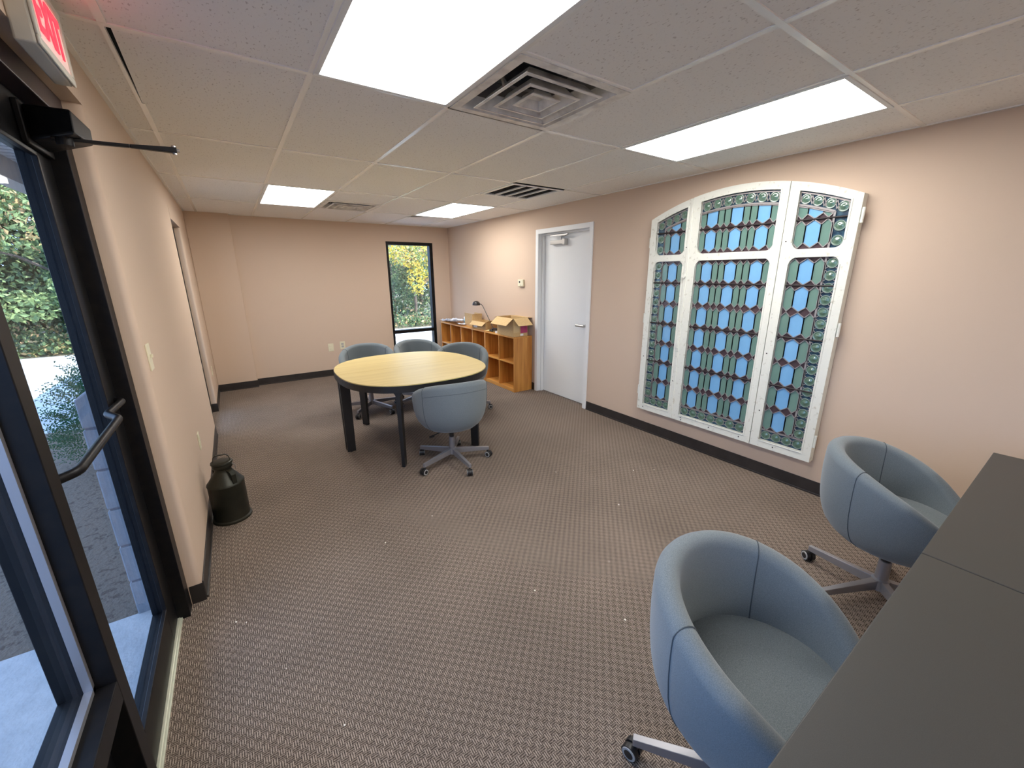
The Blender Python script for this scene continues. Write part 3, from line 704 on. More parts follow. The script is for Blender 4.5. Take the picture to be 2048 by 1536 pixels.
    for k in range(na):
        y = iy0 + sa * (k + .5); pos.append((y, arch(y, .055 + .047)))
        for s in (-1, 1): link((y + s * sa / 2, arch(y + s * sa / 2, .075)), (y + s * 0.024, arch(y, .12))); link((y + s * sa / 2, arch(y + s * sa / 2, .130)), (y + s * 0.024, arch(y, .082)))
    for p in pos: roundel(p[0], p[1], 0.034 if kind == 'C' else 0.031)
    for r in (6, 4, 2):
        z = ZL1 - 7 * ROW - 0.004 + r * ROW
        sb.tube([L3(3.294, iy0 - 0.004, z), L3(3.294, iy1 + 0.004, z)], 0.0058, 8)
    z = ZU0 + 0.004 + ROW; sb.tube([L3(3.294, iy0 - 0.004, z), L3(3.294, iy1 + 0.004, z)], 0.0058, 8)
    gl.build('leaded_glass', ['g_blue', 'g_green', 'g_purple', 'g_navy'], fo)
    ld.build('lead_came', 'lead', fo)
    rd.build('bullseye_glass', ['g_round', 'g_roundl'], fo, smooth=50)
    sb.build('saddle_bar', 'bar', fo, smooth=50)
sash('L', 2.136, 2.530, 2.176, 2.466)
sash('C', 1.415, 2.131, 1.470, 2.056)
sash('R', 0.992, 1.410, 1.053, 1.346)
for y, z in ((0.982, 1.93), (0.982, 1.22), (0.985, 0.42), (2.537, 1.17), (2.537, 0.45), (2.537, 1.86)):
    m = MB(); m.tube([L3(GXF + 0.012, y, z - 0.045), L3(GXF + 0.012, y, z + 0.045)], 0.009, 10); addbox(m, GXF + 0.012, GXF + 0.018, min(y, 1.0 if y < 2 else 2.525), max(y, 1.0 if y < 2 else 2.525), z - 0.045, z + 0.045)
    m.build('hinge', 'sash', win, smooth=40)
m = MB(); addbox(m, GXF - 0.014, GXF, 2.118, 2.150, 0.90, 1.045); addbox(m, GXF - 0.024, GXF - 0.014, 2.126, 2.142, 0.93, 1.0)
m.build('latch', 'sash', win, bevel=0.005)
m = MB(); m.lathe([(0.001, -0.026), (0.014, -0.024), (0.017, -0.014), (0.010, -0.006), (0.012, 0)], 16, L3(GXF, 2.137, 1.56), 'x'); addbox(m, GXF - 0.008, GXF, 2.128, 2.146, 1.515, 1.545)
m.build('latch_knob', 'sash', win, smooth=50)
m = MB(); addbox(m, GXF - 0.010, GXF + 0.002, 2.122, 2.145, 0.262, 2.175); m.build('cover_strip', 'sash', win, bevel=0.004)
m = MB()
for y, z in ((2.46, .285), (2.03, .272), (2.035, .290), (1.76, .283), (1.50, .285), (1.24, .285), (1.375, .55), (2.155, .62), (1.385, 1.80), (2.155, 1.80), (2.50, .8), (1.39, 1.0)):
    m.lathe([(0.0005, -0.0015), (0.005, -0.001), (0.005, 0.0005)], 10, L3(GXF, y, z), 'x')
m.build('screw_hole', 'bar', win)

# ------------------------------------------------------------------ swivel tub chair
def interp(prof, z):
    if z <= prof[0][1]: return prof[0][0]
    for (r0, z0), (r1, z1) in zip(prof, prof[1:]):
        if z <= z1: return r0 + (r1 - r0) * (z - z0) / (z1 - z0)
    return prof[-1][0]
OUT = [(0.100, 0.322), (0.170, 0.332), (0.215, 0.350), (0.248, 0.376), (0.274, 0.412), (0.292, 0.456), (0.304, 0.510), (0.311, 0.580), (0.314, 0.660), (0.312, 0.740), (0.309, 0.80)]
def rim_z(th):                                     # th = 0 at the back (+y)
    y = 0.31 * math.cos(th)
    return 0.683 + 0.45 * y - (0.45 if y > 0 else 1.05) * y * y
def shell_pts(th):
    zr = rim_z(th); t = 0.070; pts = [(0.0, 0.320)]
    for k in range(15):
        z = 0.322 + (zr - 0.034 - 0.322) * k / 14; pts.append((interp(OUT, z), z))
    ro = pts[-1][1 - 1]; zc = pts[-1][1]
    for k in range(1, 10):
        a = PI * k / 9; pts.append((ro - t / 2 + t / 2 * math.cos(a), zc + 0.034 * math.sin(a)))
    for k in range(1, 8):
        z = zc + (0.415 - zc) * k / 7; pts.append((min(interp(OUT, z), ro) - t - 0.006 * math.sin(PI * k / 7), z))
    pts.append((0.0, 0.40)); return pts
def make_chair(label):
    t = thing('swivel_tub_chair', label, 'chair', (0, 0, 0), 0, 'grey blue swivel tub chairs')
    n = 96; m = MB(); P = [shell_pts(2 * PI * k / n) for k in range(n)]; q = len(P[0])
    vs = []
    for k in range(n):
        th = 2 * PI * k / n
        for (r, z) in P[k]: vs.append((-r * math.sin(th), r * math.cos(th), z))
    fs = []
    for k in range(n):
        k2 = (k + 1) % n
        for i in range(q - 1):
            if i == 0: fs.append((k * q, k * q + 1, k2 * q + 1))
            elif i == q - 2: fs.append((k * q + i, k * q + i + 1, k2 * q + i))
            else: fs.append((k * q + i, k * q + i + 1, k2 * q + i + 1, k2 * q + i))
    m.poly(vs, fs); m.build('tub_shell', 'fabric', t, smooth=70)
    # seat cushion
    n2 = 72; c = MB(); prof = [(0.0, 0.41), (0.90, 0.41), (1.0, 0.430), (1.0, 0.462), (0.97, 0.478), (0.90, 0.487), (0.6, 0.493), (0.0, 0.496)]
    vs = []; fs = []
    for k in range(n2):
        th = 2 * PI * k / n2; f = math.cos(th); R = 0.246 + (0.034 * max(0, -f) ** 2)
        for (r, z) in prof: vs.append((-R * r * math.sin(th), R * r * math.cos(th), z - 0.012 * max(0, -f) ** 2 * r))
    p = len(prof)
    for k in range(n2):
        k2 = (k + 1) % n2
        for i in range(p - 1): fs.append((k * p + i, k * p + i + 1, k2 * p + i + 1, k2 * p + i))
    c.poly(vs, fs); c.build('seat_cushion', 'fabric', t, smooth=60)
    # seams: down the shell on both sides and across the outside of the back
    for s in (-1, 1):
        th = s * math.radians(62); pp = shell_pts(th)
        pts = [(-(r + (0.0006 if i < 17 else -0.0006)) * math.sin(th), (r + (0.0006 if i < 17 else -0.0006)) * math.cos(th), z + (0.0008 if 14 < i < 26 else 0)) for i, (r, z) in enumerate(pp) if 0 < i < len(pp) - 1]
        MB().tube(pts, 0.0017, 6).build('seam', 'seam', t)
    # mechanism, gas spring, base
    MB().box(-0.065, 0.065, -0.07, 0.065, 0.306, 0.324).lathe([(0.020, 0.20), (0.020, 0.265), (0.027, 0.272), (0.027, 0.307)], 24).build('seat_mount', 'black_plastic', t, smooth=40)
    m = MB(); m.tube([(0.04, 0.0, 0.308), (0.17, 0.02, 0.280)], 0.005, 10).tube([(0.165, 0.02, 0.276), (0.205, 0.026, 0.272)], 0.011, 10); m.build('height_lever', 'black_plastic', t, smooth=50)
    m = MB(); m.lathe([(0.0, 0.075), (0.036, 0.075), (0.036, 0.128), (0.027, 0.135), (0.025, 0.232), (0.020, 0.234)], 28); m.build('base_column', 'alu', t, smooth=40)
    for k in range(5):
        a = math.radians(90 + 72 * k); d = Vector((math.cos(a), math.sin(a), 0)); s = Vector((-d.y, d.x, 0))
        m = MB(); r0, r1 = 0.030, 0.325; w0, w1 = 0.015, 0.011
        def pt(r, wd, z): v = d * r + s * wd; return (v.x, v.y, z)
        m.hexa([pt(r0, -w0, .078), pt(r1, -w1, .066), pt(r1, w1, .066), pt(r0, w0, .078)], [pt(r0, -w0, .128), pt(r1, -w1, .096), pt(r1, w1, .096), pt(r0, w0, .128)])
        lg = m.build('base_arm', 'alu', t, bevel=0.002)
        cpt = d * 0.312; ca = a + random.uniform(-1.2, 1.2); ax = Vector((-math.sin(ca), math.cos(ca), 0)); off = Vector((math.cos(ca), math.sin(ca), 0)) * 0.014
        m = MB(); m.mi(0).tube([cpt + Vector((0, 0, .05)), cpt + Vector((0, 0, .08))], 0.007, 10)
        cc = cpt + off + Vector((0, 0, .0285))
        for sg in (-1, 1):
            m.mi(0).tube([cc + ax * sg * 0.004, cc + ax * sg * 0.022], 0.028, 24)
            m.mi(1).tube([cc + ax * sg * 0.022, cc + ax * sg * 0.0245], [0.024, 0.023], 24)
            m.mi(0).tube([cc + ax * sg * 0.0245, cc + ax * sg * 0.0255], 0.016, 20)
        m.mi(0).tube([cc - ax * 0.006, cc + ax * 0.006], 0.020, 16)
        m.build('caster', ['black_plastic', 'grey_plastic'], lg, smooth=40)
    return t
CH = [  # x, y, shell direction of the back in degrees, angle of one base arm, label
    (1.395, 2.985, -96, 270, 'grey blue tub chair in front of the oval table with its back to the room'),
    (1.21, 4.80, 76, 298, 'grey blue tub chair behind the left end of the oval table'),
    (1.84, 4.75, 92, 197, 'grey blue tub chair behind the oval table, in front of the tall window'),
    (2.135, 4.185, 60, 40, 'grey blue tub chair at the right end of the oval table, beside the oak shelves'),
    (2.44, 0.35, 96, 80, 'grey blue tub chair at the far dark desk, nearest the right wall'),
    (1.072, 0.325, 97, 125, 'nearest grey blue tub chair, seat showing, tucked under the near dark desk')]
proto = make_chair(CH[0][4])
for k, (x, y, a, ba, lb) in enumerate(CH):
    c = proto if k == 0 else copy_tree(proto)
    c.location = (x, y, 0); c.rotation_euler = (0, 0, math.radians(a - 90)); c['label'] = lb
    for ch in c.children:
        if ch.name.startswith('base_arm'): ch.rotation_euler = (0, 0, math.radians(ba - 90 - (a - 90)))

pts = []                                            # only this chair shows a fold line across its back
for k in range(41):
    th = math.radians(-62 + 124 * k / 40); z = rim_z(th) - 0.078; r = interp(OUT, z) + 0.0004; pts.append((-r * math.sin(th), r * math.cos(th), z))
MB().tube(pts, 0.0014, 6).build('seam', 'seam', proto)

# ------------------------------------------------------------------ oval table made of two half tables
TC = (1.345, 3.735); TA, TB, TN = 0.680, 0.705, 2.55
def sup(a, sgn):
    c, s_ = math.cos(a), math.sin(a)
    return (TA * math.copysign(abs(c) ** (2 / TN), c), TB * sgn * abs(s_) ** (2 / TN))
for sgn, lb in ((-1, 'front half of the oval pale wood table with black edge and legs'), (1, 'rear half of the oval pale wood table, nearer the window')):
    t = thing('half_round_table', lb, 'table', (TC[0], TC[1], 0), 0)
    g = sgn * 0.0022; N = 64
    out = [sup(PI * k / N, sgn) for k in range(N + 1)]
    def ring(f): return [(x * f, g + y * f + 0.0) for x, y in out]
    m = MB(); P = [(x, y if abs(y) > abs(g) else g) for x, y in ring(0.994)]; P = P if sgn > 0 else P[::-1]
    m.prism([(x, y, 0.7245) for x, y in P], (0, 0, 0.0075)); m.build('tabletop', 'birch', t)
    m = MB(); P = [(x, y if abs(y) > abs(g) else g) for x, y in ring(1.0)]; P = P if sgn > 0 else P[::-1]
    m.prism([(x, y, 0.706) for x, y in P], (0, 0, 0.018)); 
    Q = [sup(PI * k / N, sgn) for k in range(N + 1)]
    for k in range(N):
        (x0, y0), (x1, y1) = Q[k], Q[k + 1]; f = 0.965
        m.hexa([(x0 * f, y0 * f + g, .668), (x1 * f, y1 * f + g, .668), (x1, y1 + g, .668), (x0, y0 + g, .668)], [(x0 * f, y0 * f + g, .708), (x1 * f, y1 * f + g, .708), (x1, y1 + g, .708), (x0, y0 + g, .708)])
    m.build('table_rim', 'table_black', t)
    for lx, ly in ((-0.637, 0.030), (-0.335, 0.600), (0.37, 0.585), (0.637, 0.030)):
        ly *= sgn; d = Vector((lx, ly * 0.9, 0)).normalized()
        if abs(ly) < 0.1: d = Vector((math.copysign(1, lx), 0, 0))
        s = Vector((-d.y, d.x, 0)); c0 = Vector((lx, ly, 0)); m = MB()
        def pt(r, wd, z): v = c0 + d * r + s * wd; return (v.x, v.y, z)
        m.hexa([pt(-.036, -.013, 0.004), pt(.036, -.013, 0.004), pt(.036, .013, 0.004), pt(-.036, .013, 0.004)], [pt(-.044, -.019, .672), pt(.040, -.019, .672), pt(.040, .019, .672), pt(-.044, .019, .672)])
        for sg in (-1, 1):                         # the fillet where leg meets rim
            if abs(ly) < 0.1 and sg * s.y * sgn < 0: continue
            arc = [pt(.036, sg * .014, .672)] + [pt(.036, sg * (.019 + .045 - .045 * math.cos(a * PI / 12)), .628 + .045 * math.sin(a * PI / 12)) for a in range(7)]
            m.prism(arc, tuple(-d * 0.022))
        lg = m.build('leg', 'table_black', t, bevel=0.002)
        MB().lathe([(0.012, 0.0), (0.012, 0.006)], 12, tuple(c0)).box(c0.x - .012, c0.x + .012, c0.y - .012, c0.y + .012, 0, 0.004).build('glide', 'black_plastic', lg)

# ------------------------------------------------------------------ dark desks
for x0, x1, lb in ((0.385, 1.667, 'near dark grey desk over the nearest tub chair'), (1.671, 2.953, 'far dark grey desk by the right wall')):
    y1, y0 = 0.168, -0.632
    t = thing('office_desk', lb, 'desk', ((x0 + x1) / 2, (y0 + y1) / 2, 0)); a, b = (x1 - x0) / 2, (y1 - y0) / 2
    MB().box(-a, a, -b, b, 0.716, 0.740).build('desktop', 'desk', t, bevel=0.0025, seg=3)
    m = MB(); m.box(-a + .08, a - .08, b - .16, b - .12, .675, .716).box(-a + .08, a - .08, -b + .12, -b + .16, .675, .716); m.build('under_frame', 'table_black', t)
    for sx in (-1, 1):
        for sy in (-1, 1):
            m = MB(); x, y = sx * (a - 0.06), sy * (b - 0.10)
            m.hexa([(x - .018, y - .03, 0), (x + .018, y - .03, 0), (x + .018, y + .03, 0), (x - .018, y + .03, 0)], [(x - .022, y - .035, .716), (x + .022, y - .035, .716), (x + .022, y + .035, .716), (x - .022, y + .035, .716)])
            m.build('leg', 'table_black', t, bevel=0.002)

# ------------------------------------------------------------------ oak cube shelves
BX0, BX1, BZ = 3.033, 3.335, 0.768
def cube_shelf(label, y0, nx):
    t = thing('oak_cube_shelf', label, 'bookcase', (BX0, y0, 0)); p = 0.018; cw = 0.3862; W = nx * cw; D = BX1 - BX0
    MB().box(0, D, 0, W - 0.001, BZ - p, BZ).build('top_board', 'oak_h', t, bevel=0.0015)
    MB().box(0.004, D, p, W - p - .001, 0.030, 0.030 + p).box(0.004, 0.020, p, W - p, 0, 0.030).build('bottom_board', 'oak_h', t, bevel=0.0015)
    for y in (0, W - p - 0.001): MB().box(0, D, y, y + p, 0, BZ - p).build('side_panel', 'oak_v', t, bevel=0.0015)
    for k in range(1, nx): MB().box(0.002, D - 0.008, k * cw - p / 2, k * cw + p / 2, 0.048, BZ - p).build('divider', 'oak_v', t, bevel=0.001)
    for k in range(nx):
        a = p if k == 0 else k * cw + p / 2; b = W - p - .001 if k == nx - 1 else (k + 1) * cw - p / 2
        MB().box(0.003, D - 0.008, a, b, 0.395, 0.395 + p).build('shelf', 'oak_h', t, bevel=0.001)
    MB().box(D - 0.008, D - 0.002, p, W - p, 0.048, BZ - p).build('back_panel', 'oak_v', t)
    return t
cube_shelf('near oak cube shelf, two columns wide, holding the big open box', 4.402, 2)
cube_shelf('longer oak cube shelf, four columns wide, running to the back corner', 5.176, 4)

# ------------------------------------------------------------------ things on the shelves
def carton(name, label, x, y, z, rz, lx, ly, h, flaps, flap_ang, mats=('card', 'card_in')):
    t = thing(name, label, 'box', (x, y, z), rz); k = 0.004; m = MB()
    a, b = lx / 2, ly / 2
    m.box(-a, a, -b, b, 0, k).box(-a, -a + k, -b, b, k, h).box(a - k, a, -b, b, k, h).box(-a + k, a - k, -b, -b + k, k, h).box(-a + k, a - k, b - k, b, k, h)
    m.build('carton_body', mats[0], t)
    for i, (dx, dy) in enumerate(((-1, 0), (1, 0), (0, -1), (0, 1))):
        if not flaps[i]: continue
        fl, an = flaps[i], math.radians(flap_ang[i]); hx, hz = math.cos(an) * fl, math.sin(an) * fl; d = Vector((dx, dy, 0)); s = Vector((-dy, dx, 0)); L = b if dx else a
        e = (d * (a if dx else b)) + Vector((0, 0, h)); o2 = e + d * hx + Vector((0, 0, hz)); n = (d * (-math.sin(an)) + Vector((0, 0, math.cos(an)))) * 0.003
        m = MB(); P = [e - s * L, e + s * L, o2 + s * L * 0.985, o2 - s * L * 0.985]
        m.hexa(P, [p + n for p in P]); m.build('flap', mats[0], t)
    return t
TZ = BZ + 0.001
bx = carton('cardboard_box', 'big open cardboard box with spread flaps and a magenta label on the shelf end', 3.155, 4.625, TZ, 0, 0.235, 0.40, 0.245, (0.145, 0.12, 0.15, 0.10), (-38, -4, -36, -12))
m = MB(); m.box(0.0, 0.113, -0.2022, -0.2002, 0.045, 0.150).build('magenta_label', 'magenta', bx)
MB().box(0.045, 0.105, -0.2035, -0.2022, 0.150, 0.182).box(-0.005, 0.045, -0.2035, -0.2022, 0.01, 0.036).build('shipping_label', 'paper', bx)
MB().box(-0.114, -0.02, -0.2022, -0.2002, 0.055, 0.15).build('tape', 'tape', bx)
lb = carton('cardboard_box', 'low open cardboard box left of the desk lamp', 3.19, 5.42, TZ, math.radians(4), 0.23, 0.36, 0.115, (0.085, 0.0, 0.08, 0.10), (-38, 0, 20, -25))
carton('cardboard_box', 'small cardboard box with upright flaps behind the low open box', 3.225, 5.86, TZ, math.radians(-5), 0.17, 0.30, 0.150, (0.055, 0.05, 0.05, 0), (86, 80, 84, 0))
MB().box(-0.1165, -0.1155, 0.05, 0.15, 0.02, 0.065).build('shipping_label', 'paper', lb)
t = thing('tissue_box', 'small white and pale blue box beside the loose papers', 'box', (3.26, 6.10, TZ), 0.1)
MB().box(-0.05, 0.05, -0.06, 0.06, 0, 0.12).build('box_body', 'paper', t, bevel=0.004)
MB().box(-0.0515, -0.05, -0.055, 0.055, 0.01, 0.09).build('printed_side', 'teal_label', t)
# desk lamp
t = thing('desk_lamp', 'black desk lamp with a thin leaning arm and dome shade on the shelf', 'lamp', (3.15, 5.12, TZ))
MB().lathe([(0.0, 0), (0.062, 0), (0.064, 0.006), (0.055, 0.016), (0.018, 0.026), (0.0, 0.028)], 32).build('lamp_base', 'lamp_black', t, smooth=40)
MB().tube(arc_path([(0, 0, 0.026), (0.0, 0.01, 0.055), (-0.005, 0.30, 0.365), (-0.01, 0.40, 0.385), (-0.012, 0.43, 0.382)], 0.05, 6), 0.0055, 10).build('lamp_arm', 'lamp_black', t, smooth=50)
MB().lathe([(0.062, 0.0), (0.062, 0.006), (0.058, 0.028), (0.045, 0.050), (0.024, 0.062), (0.001, 0.066), (0.001, 0.062), (0.04, 0.045), (0.055, 0.022), (0.058, 0.0)], 32, (-0.012, 0.470, 0.350)).build('lamp_shade', 'lamp_black', t, smooth=45)
MB().lathe([(0.001, -0.022), (0.018, -0.014), (0.022, 0.004), (0.012, 0.028)], 20, (-0.012, 0.470, 0.360)).build('bulb', 'paper', t, smooth=60)
# loose papers
def sheet(x, y, z, rz, a, b, curl, material, name, label, cat, group=None):
    m = MB(); nx, ny = 6, 6; vs = []; R = random.Random(int(x * 977 + y * 131 + z * 7919))
    ph = R.uniform(0, 6)
    for i in range(nx + 1):
        for j in range(ny + 1):
            u, v = i / nx - .5, j / ny - .5
            vs.append((u * a, v * b, 0.001 + curl * (abs(math.sin(u * 5 + ph) * math.cos(v * 4 + ph)) * 0.6 + (u * u + v * v) * 0.8)))
    fs = [(i * (ny + 1) + j, (i + 1) * (ny + 1) + j, (i + 1) * (ny + 1) + j + 1, i * (ny + 1) + j + 1) for i in range(nx) for j in range(ny)]
    m.poly(vs, fs); o = m.build(name, material, None, smooth=60); o.location = (x, y, z); o.rotation_euler = (0, 0, rz)
    s = o.modifiers.new('thickness', 'SOLIDIFY'); s.thickness = 0.0008
    return tag(o, label, cat, group)
spots = [(3.15, 6.52, 0.2), (3.14, 6.36, -0.5), (3.19, 6.60, 1.1), (3.13, 6.30, 0.7), (3.17, 6.46, 1.5), (3.12, 6.18, -0.2), (3.17, 6.36, 0.3), (3.13, 6.22, 0.5)]
spots = [(3.16, 6.76, 0.1), (3.13, 6.05, -0.25), (3.15, 6.66, -0.3)] + spots
for k, (x, y, r) in enumerate(spots):
    sheet(x, y, TZ + 0.001 + 0.0055 * k, r, 0.16 + 0.01 * (k % 3), 0.20, 0.035, 'paper', 'paper_sheet', 'crumpled white paper sheet in the heap at the far end of the shelf', 'paper', 'loose white papers heaped on the far shelf')
sheet(3.12, 5.08, TZ + 0.0015, 0.3, 0.10, 0.24, 0.012, 'yellow_paper', 'paper_sheet', 'pale yellow paper lying by the lamp in front of the big box', 'paper')
t = thing('telephone_handset', 'black handset lying with its cord on the yellow paper by the big box', 'telephone', (3.10, 4.96, TZ + 0.018), 0.15)
m = MB(); m.tube(arc_path([(0, -0.09, 0.0), (0, -0.07, 0.03), (0, 0.07, 0.03), (0, 0.09, 0.0)], 0.03), 0.014, 12); m.build('handset_body', 'black_plastic', t, smooth=50)
for s in (-1, 1): MB().lathe([(0.001, -0.012), (0.024, -0.012), (0.026, 0.0), (0.018, 0.012), (0.001, 0.014)], 20, (0, s * 0.09, 0.0)).build('ear_cup', 'black_plastic', t, smooth=50)
pts = [(0.02 + 0.035 * math.cos(k * 0.9) + k * 0.0008, 0.12 * math.sin(k * 0.31), -0.010 + 0.003 * (k % 3)) for k in range(26)]
MB().tube(pts, 0.004, 6).build('cord', 'black_plastic', t, smooth=60)
t = thing('adhesive_tape_roll', 'small white roll beside the black handset', 'tape', (3.075, 4.89, TZ))
MB().lathe([(0.012, 0), (0.028, 0), (0.028, 0.026), (0.012, 0.026), (0.012, 0)], 24).build('roll', 'paper', t, smooth=40)

# ------------------------------------------------------------------ old milk can
t = thing('milk_can', 'dark old metal milk can standing against the left wall', 'milk can', (-0.222, 3.075, 0))
MB().lathe([(0, 0.0), (0.112, 0.0), (0.114, 0.006), (0.112, 0.014), (0.103, 0.020), (0.103, 0.255), (0.106, 0.262), (0.104, 0.270), (0.098, 0.276), (0.052, 0.345), (0.048, 0.355), (0.048, 0.372), (0.0, 0.372)], 56).build('can_body', 'can', t, smooth=35)
lid = MB().lathe([(0.046, 0.365), (0.054, 0.372), (0.058, 0.385), (0.056, 0.398), (0.062, 0.404), (0.060, 0.414), (0.045, 0.420), (0.0, 0.421)], 48).build('lid', 'can', t, smooth=35)
def strap(mb, pts, w, th):
    P = [Vector(p) for p in pts]
    for a, b in zip(P, P[1:]):
        d = (b - a).normalized(); s = Vector((0, 0, 1)).cross(d) if abs(d.z) < 0.9 else Vector((0.7, -0.7, 0)); s = w
        n = d.cross(s).normalized() * th / 2; s = s.normalized() * 0.5 * s.length
        mb.hexa([a - s - n, b - s - n, b + s - n, a + s - n], [a - s + n, b - s + n, b + s + n, a + s + n])
m = MB(); strap(m, [(-0.046, -0.01, 0.414), (-0.040, -0.01, 0.450), (-0.028, -0.01, 0.462), (0.028, -0.01, 0.462), (0.042, -0.01, 0.448), (0.05, -0.01, 0.414)], Vector((0, 0.016, 0)), 0.004)
m.build('lid_handle', 'can', lid)
m = MB(); dd = Vector((0.55, -0.83, 0)).normalized(); ss = Vector((-dd.y, dd.x, 0)) * 0.026
strap(m, [dd * 0.050 + Vector((0, 0, .362)), dd * 0.078 + Vector((0, 0, .356)), dd * 0.096 + Vector((0, 0, .335)), dd * 0.098 + Vector((0, 0, .272))], ss, 0.004)
m.build('side_handle', 'can', t)
m = MB(); strap(m, [-dd * 0.050 + Vector((0, 0, .362)), -dd * 0.078 + Vector((0, 0, .356)), -dd * 0.096 + Vector((0, 0, .335)), -dd * 0.098 + Vector((0, 0, .272))], ss, 0.004)
m.build('side_handle', 'can', t)
MB().tube([(0.055, -0.02, 0.395), (0.070, -0.022, 0.375), (0.068, -0.022, 0.35)], 0.003, 8).build('latch_wire', 'steel', t, smooth=50)

# ------------------------------------------------------------------ crumbs on the carpet
R = random.Random(3)
for k, (x, y, s) in enumerate([(1.07, 1.37, .012), (1.31, 0.98, .010), (2.05, 1.67, .010), (2.55, 1.95, .010), (2.70, 1.86, .007), (-0.22, 2.02, .010), (-0.18, 1.99, .008), (0.72, 3.95, .008), (0.55, 2.2, .008), (2.0, 2.3, .006), (1.95, 1.15, .007), (0.10, 1.25, .008), (-0.05, 1.62, .007), (0.35, 4.4, .008), (0.9, 2.3, .007), (1.55, 1.3, .006)]):
    m = MB(); a = [R.uniform(.5, 1.2) for _ in range(6)]; P = [(s * 0.5 * a[i] * math.cos(i * PI / 3), s * .42 * a[i] * math.sin(i * PI / 3), 0) for i in range(6)]
    m.prism(P, (0, 0, 0.003)); o = m.build('carpet_crumb', 'scrap'); o.location = (x, y, 0.001); o.rotation_euler = (0, 0, R.uniform(0, 3))
    tag(o, 'tiny white scrap lying loose on the brown carpet', 'scrap', 'white scraps scattered over the carpet')

# ------------------------------------------------------------------ outside
struct(MB().box(-14, XO, -6, 6.2, -0.12, -0.052).box(XO, 14, YB + .15, 7.6, -0.12, -0.052).build('ground', 'mulch'))
struct(MB().box(-2.6, XO, -2.2, 2.42, -0.10, -0.040).build('concrete_pad', 'concrete', bevel=0.004))
struct(MB().box(-14, XO, 6.2, 11.4, -0.12, -0.05).box(XO, 14, 7.6, 11.4, -0.12, -0.05).build('pavement', 'pave'))
struct(MB().box(-14, 14, 11.4, 11.55, -0.12, 0.06).build('kerb', 'concrete', bevel=0.01))
struct(MB().poly([(-14, 11.55, 0.04), (14, 11.55, 0.04), (14, 26, 0.5), (-14, 26, 0.5)], [(0, 1, 2, 3)]).build('woodland_ground', 'litter'))
m = MB()
for k in range(12): m.box(-1.22, XO, -6 + 0, YB + 1.0, 2.455 + 0.0, 2.47) if k == 0 else m.box(-1.22 + 0.0, XO, -6 + k * 0.0, -6 + k * 0.0 + 0.001, 2.46, 2.461)
for k in range(110): m.box(-1.22, XO, -4 + k * 0.11, -4 + k * 0.11 + 0.085, 2.445, 2.455)
struct(m.build('soffit', 'soffit'))
struct(MB().box(-1.36, -1.22, -6, YB + 1.0, 2.29, 2.62).box(-1.36, XO, -6, YB + 1.0, 2.47, 2.62).build('fascia', 'beam'))
# masonry pier beside the entrance
R = random.Random(5); t = thing('block_pier', 'painted block pier just outside the glass door with a sloping top', 'masonry pier', (-0.575, 2.50, -0.05))
for k in range(6):
    z0 = k * 0.2; z1 = z0 + 0.19; m = MB(); dx = R.uniform(-.004, .004); zt = z1 if k < 5 else z1 - 0.03
    m.hexa([(-.055 + dx, -.09, z0), (.063, -.09, z0), (.063, .5, z0), (-.055 + dx, .5, z0)], [(-.055 + dx, -.09, zt - (0.03 if k == 5 else 0)), (.063, -.09, zt + (0.05 if k == 5 else 0)), (.063, .5, zt + (0.05 if k == 5 else 0)), (-.055 + dx, .5, zt - (0.03 if k == 5 else 0))])
    m.build('block', 'block', t, bevel=0.006)
MB().box(-0.045, 0.055, -0.082, 0.49, 0.0, 1.1).build('mortar_core', 'mortar', t)

def leaves(mb, c, rad, n, size, nm, R, flat=0.0):
    for _ in range(n):
        while True:
            p = Vector((R.uniform(-1, 1), R.uniform(-1, 1), R.uniform(-1, 1)))
            if 0.12 < p.length < 1: break
        p = p.normalized() * (p.length ** 0.6); P = Vector((c[0] + p.x * rad[0], c[1] + p.y * rad[1], c[2] + p.z * rad[2]))
        if P.z < 0.06: continue
        d = Vector((R.uniform(-1, 1), R.uniform(-1, 1), R.uniform(-1.2, 0.4))).normalized(); u = d.cross(Vector((R.uniform(-1, 1), R.uniform(-1, 1), R.uniform(-1, 1)))).normalized()
        s = size * R.uniform(.6, 1.3); mb.mi(R.choice(nm))
        nrm = d.cross(u) * s * 0.12
        mb.poly([P, P + d * s * .5 + u * s * .30 + nrm, P + d * s, P + d * s * .5 - u * s * .30 + nrm], [(0, 1, 2), (0, 2, 3)])
LM = ['leaf_g', 'leaf_d', 'leaf_y', 'leaf_l', 'leaf_o']
def tree(label, x, y, h, trunk, blobs, seed, size=0.09):
    R = random.Random(seed); t = thing('leafy_tree', label, 'tree', (x, y, 0.05), 0, 'trees beyond the pavement')
    m = MB(); P = [Vector((R.uniform(-.04, .04) * k, R.uniform(-.04, .04) * k, h * k / 5)) for k in range(6)]
    m.tube(P, [trunk * (1 - 0.13 * k) for k in range(6)], 10)
    for k in range(6):
        a = R.uniform(0, 6.28); b = P[R.choice((2, 3, 4))]; m.tube([b, b + Vector((math.cos(a) * .5, math.sin(a) * .3, .3)), b + Vector((math.cos(a) * 1.0, math.sin(a) * .5, .45))], [trunk * .4, trunk * .25, trunk * .1], 6)
    m.build('trunk', 'bark', t, smooth=60)
    f = MB()
    for (c, rad, n, nm) in blobs: leaves(f, c, rad, n, size, nm, R)
    f.build('foliage', LM, t)
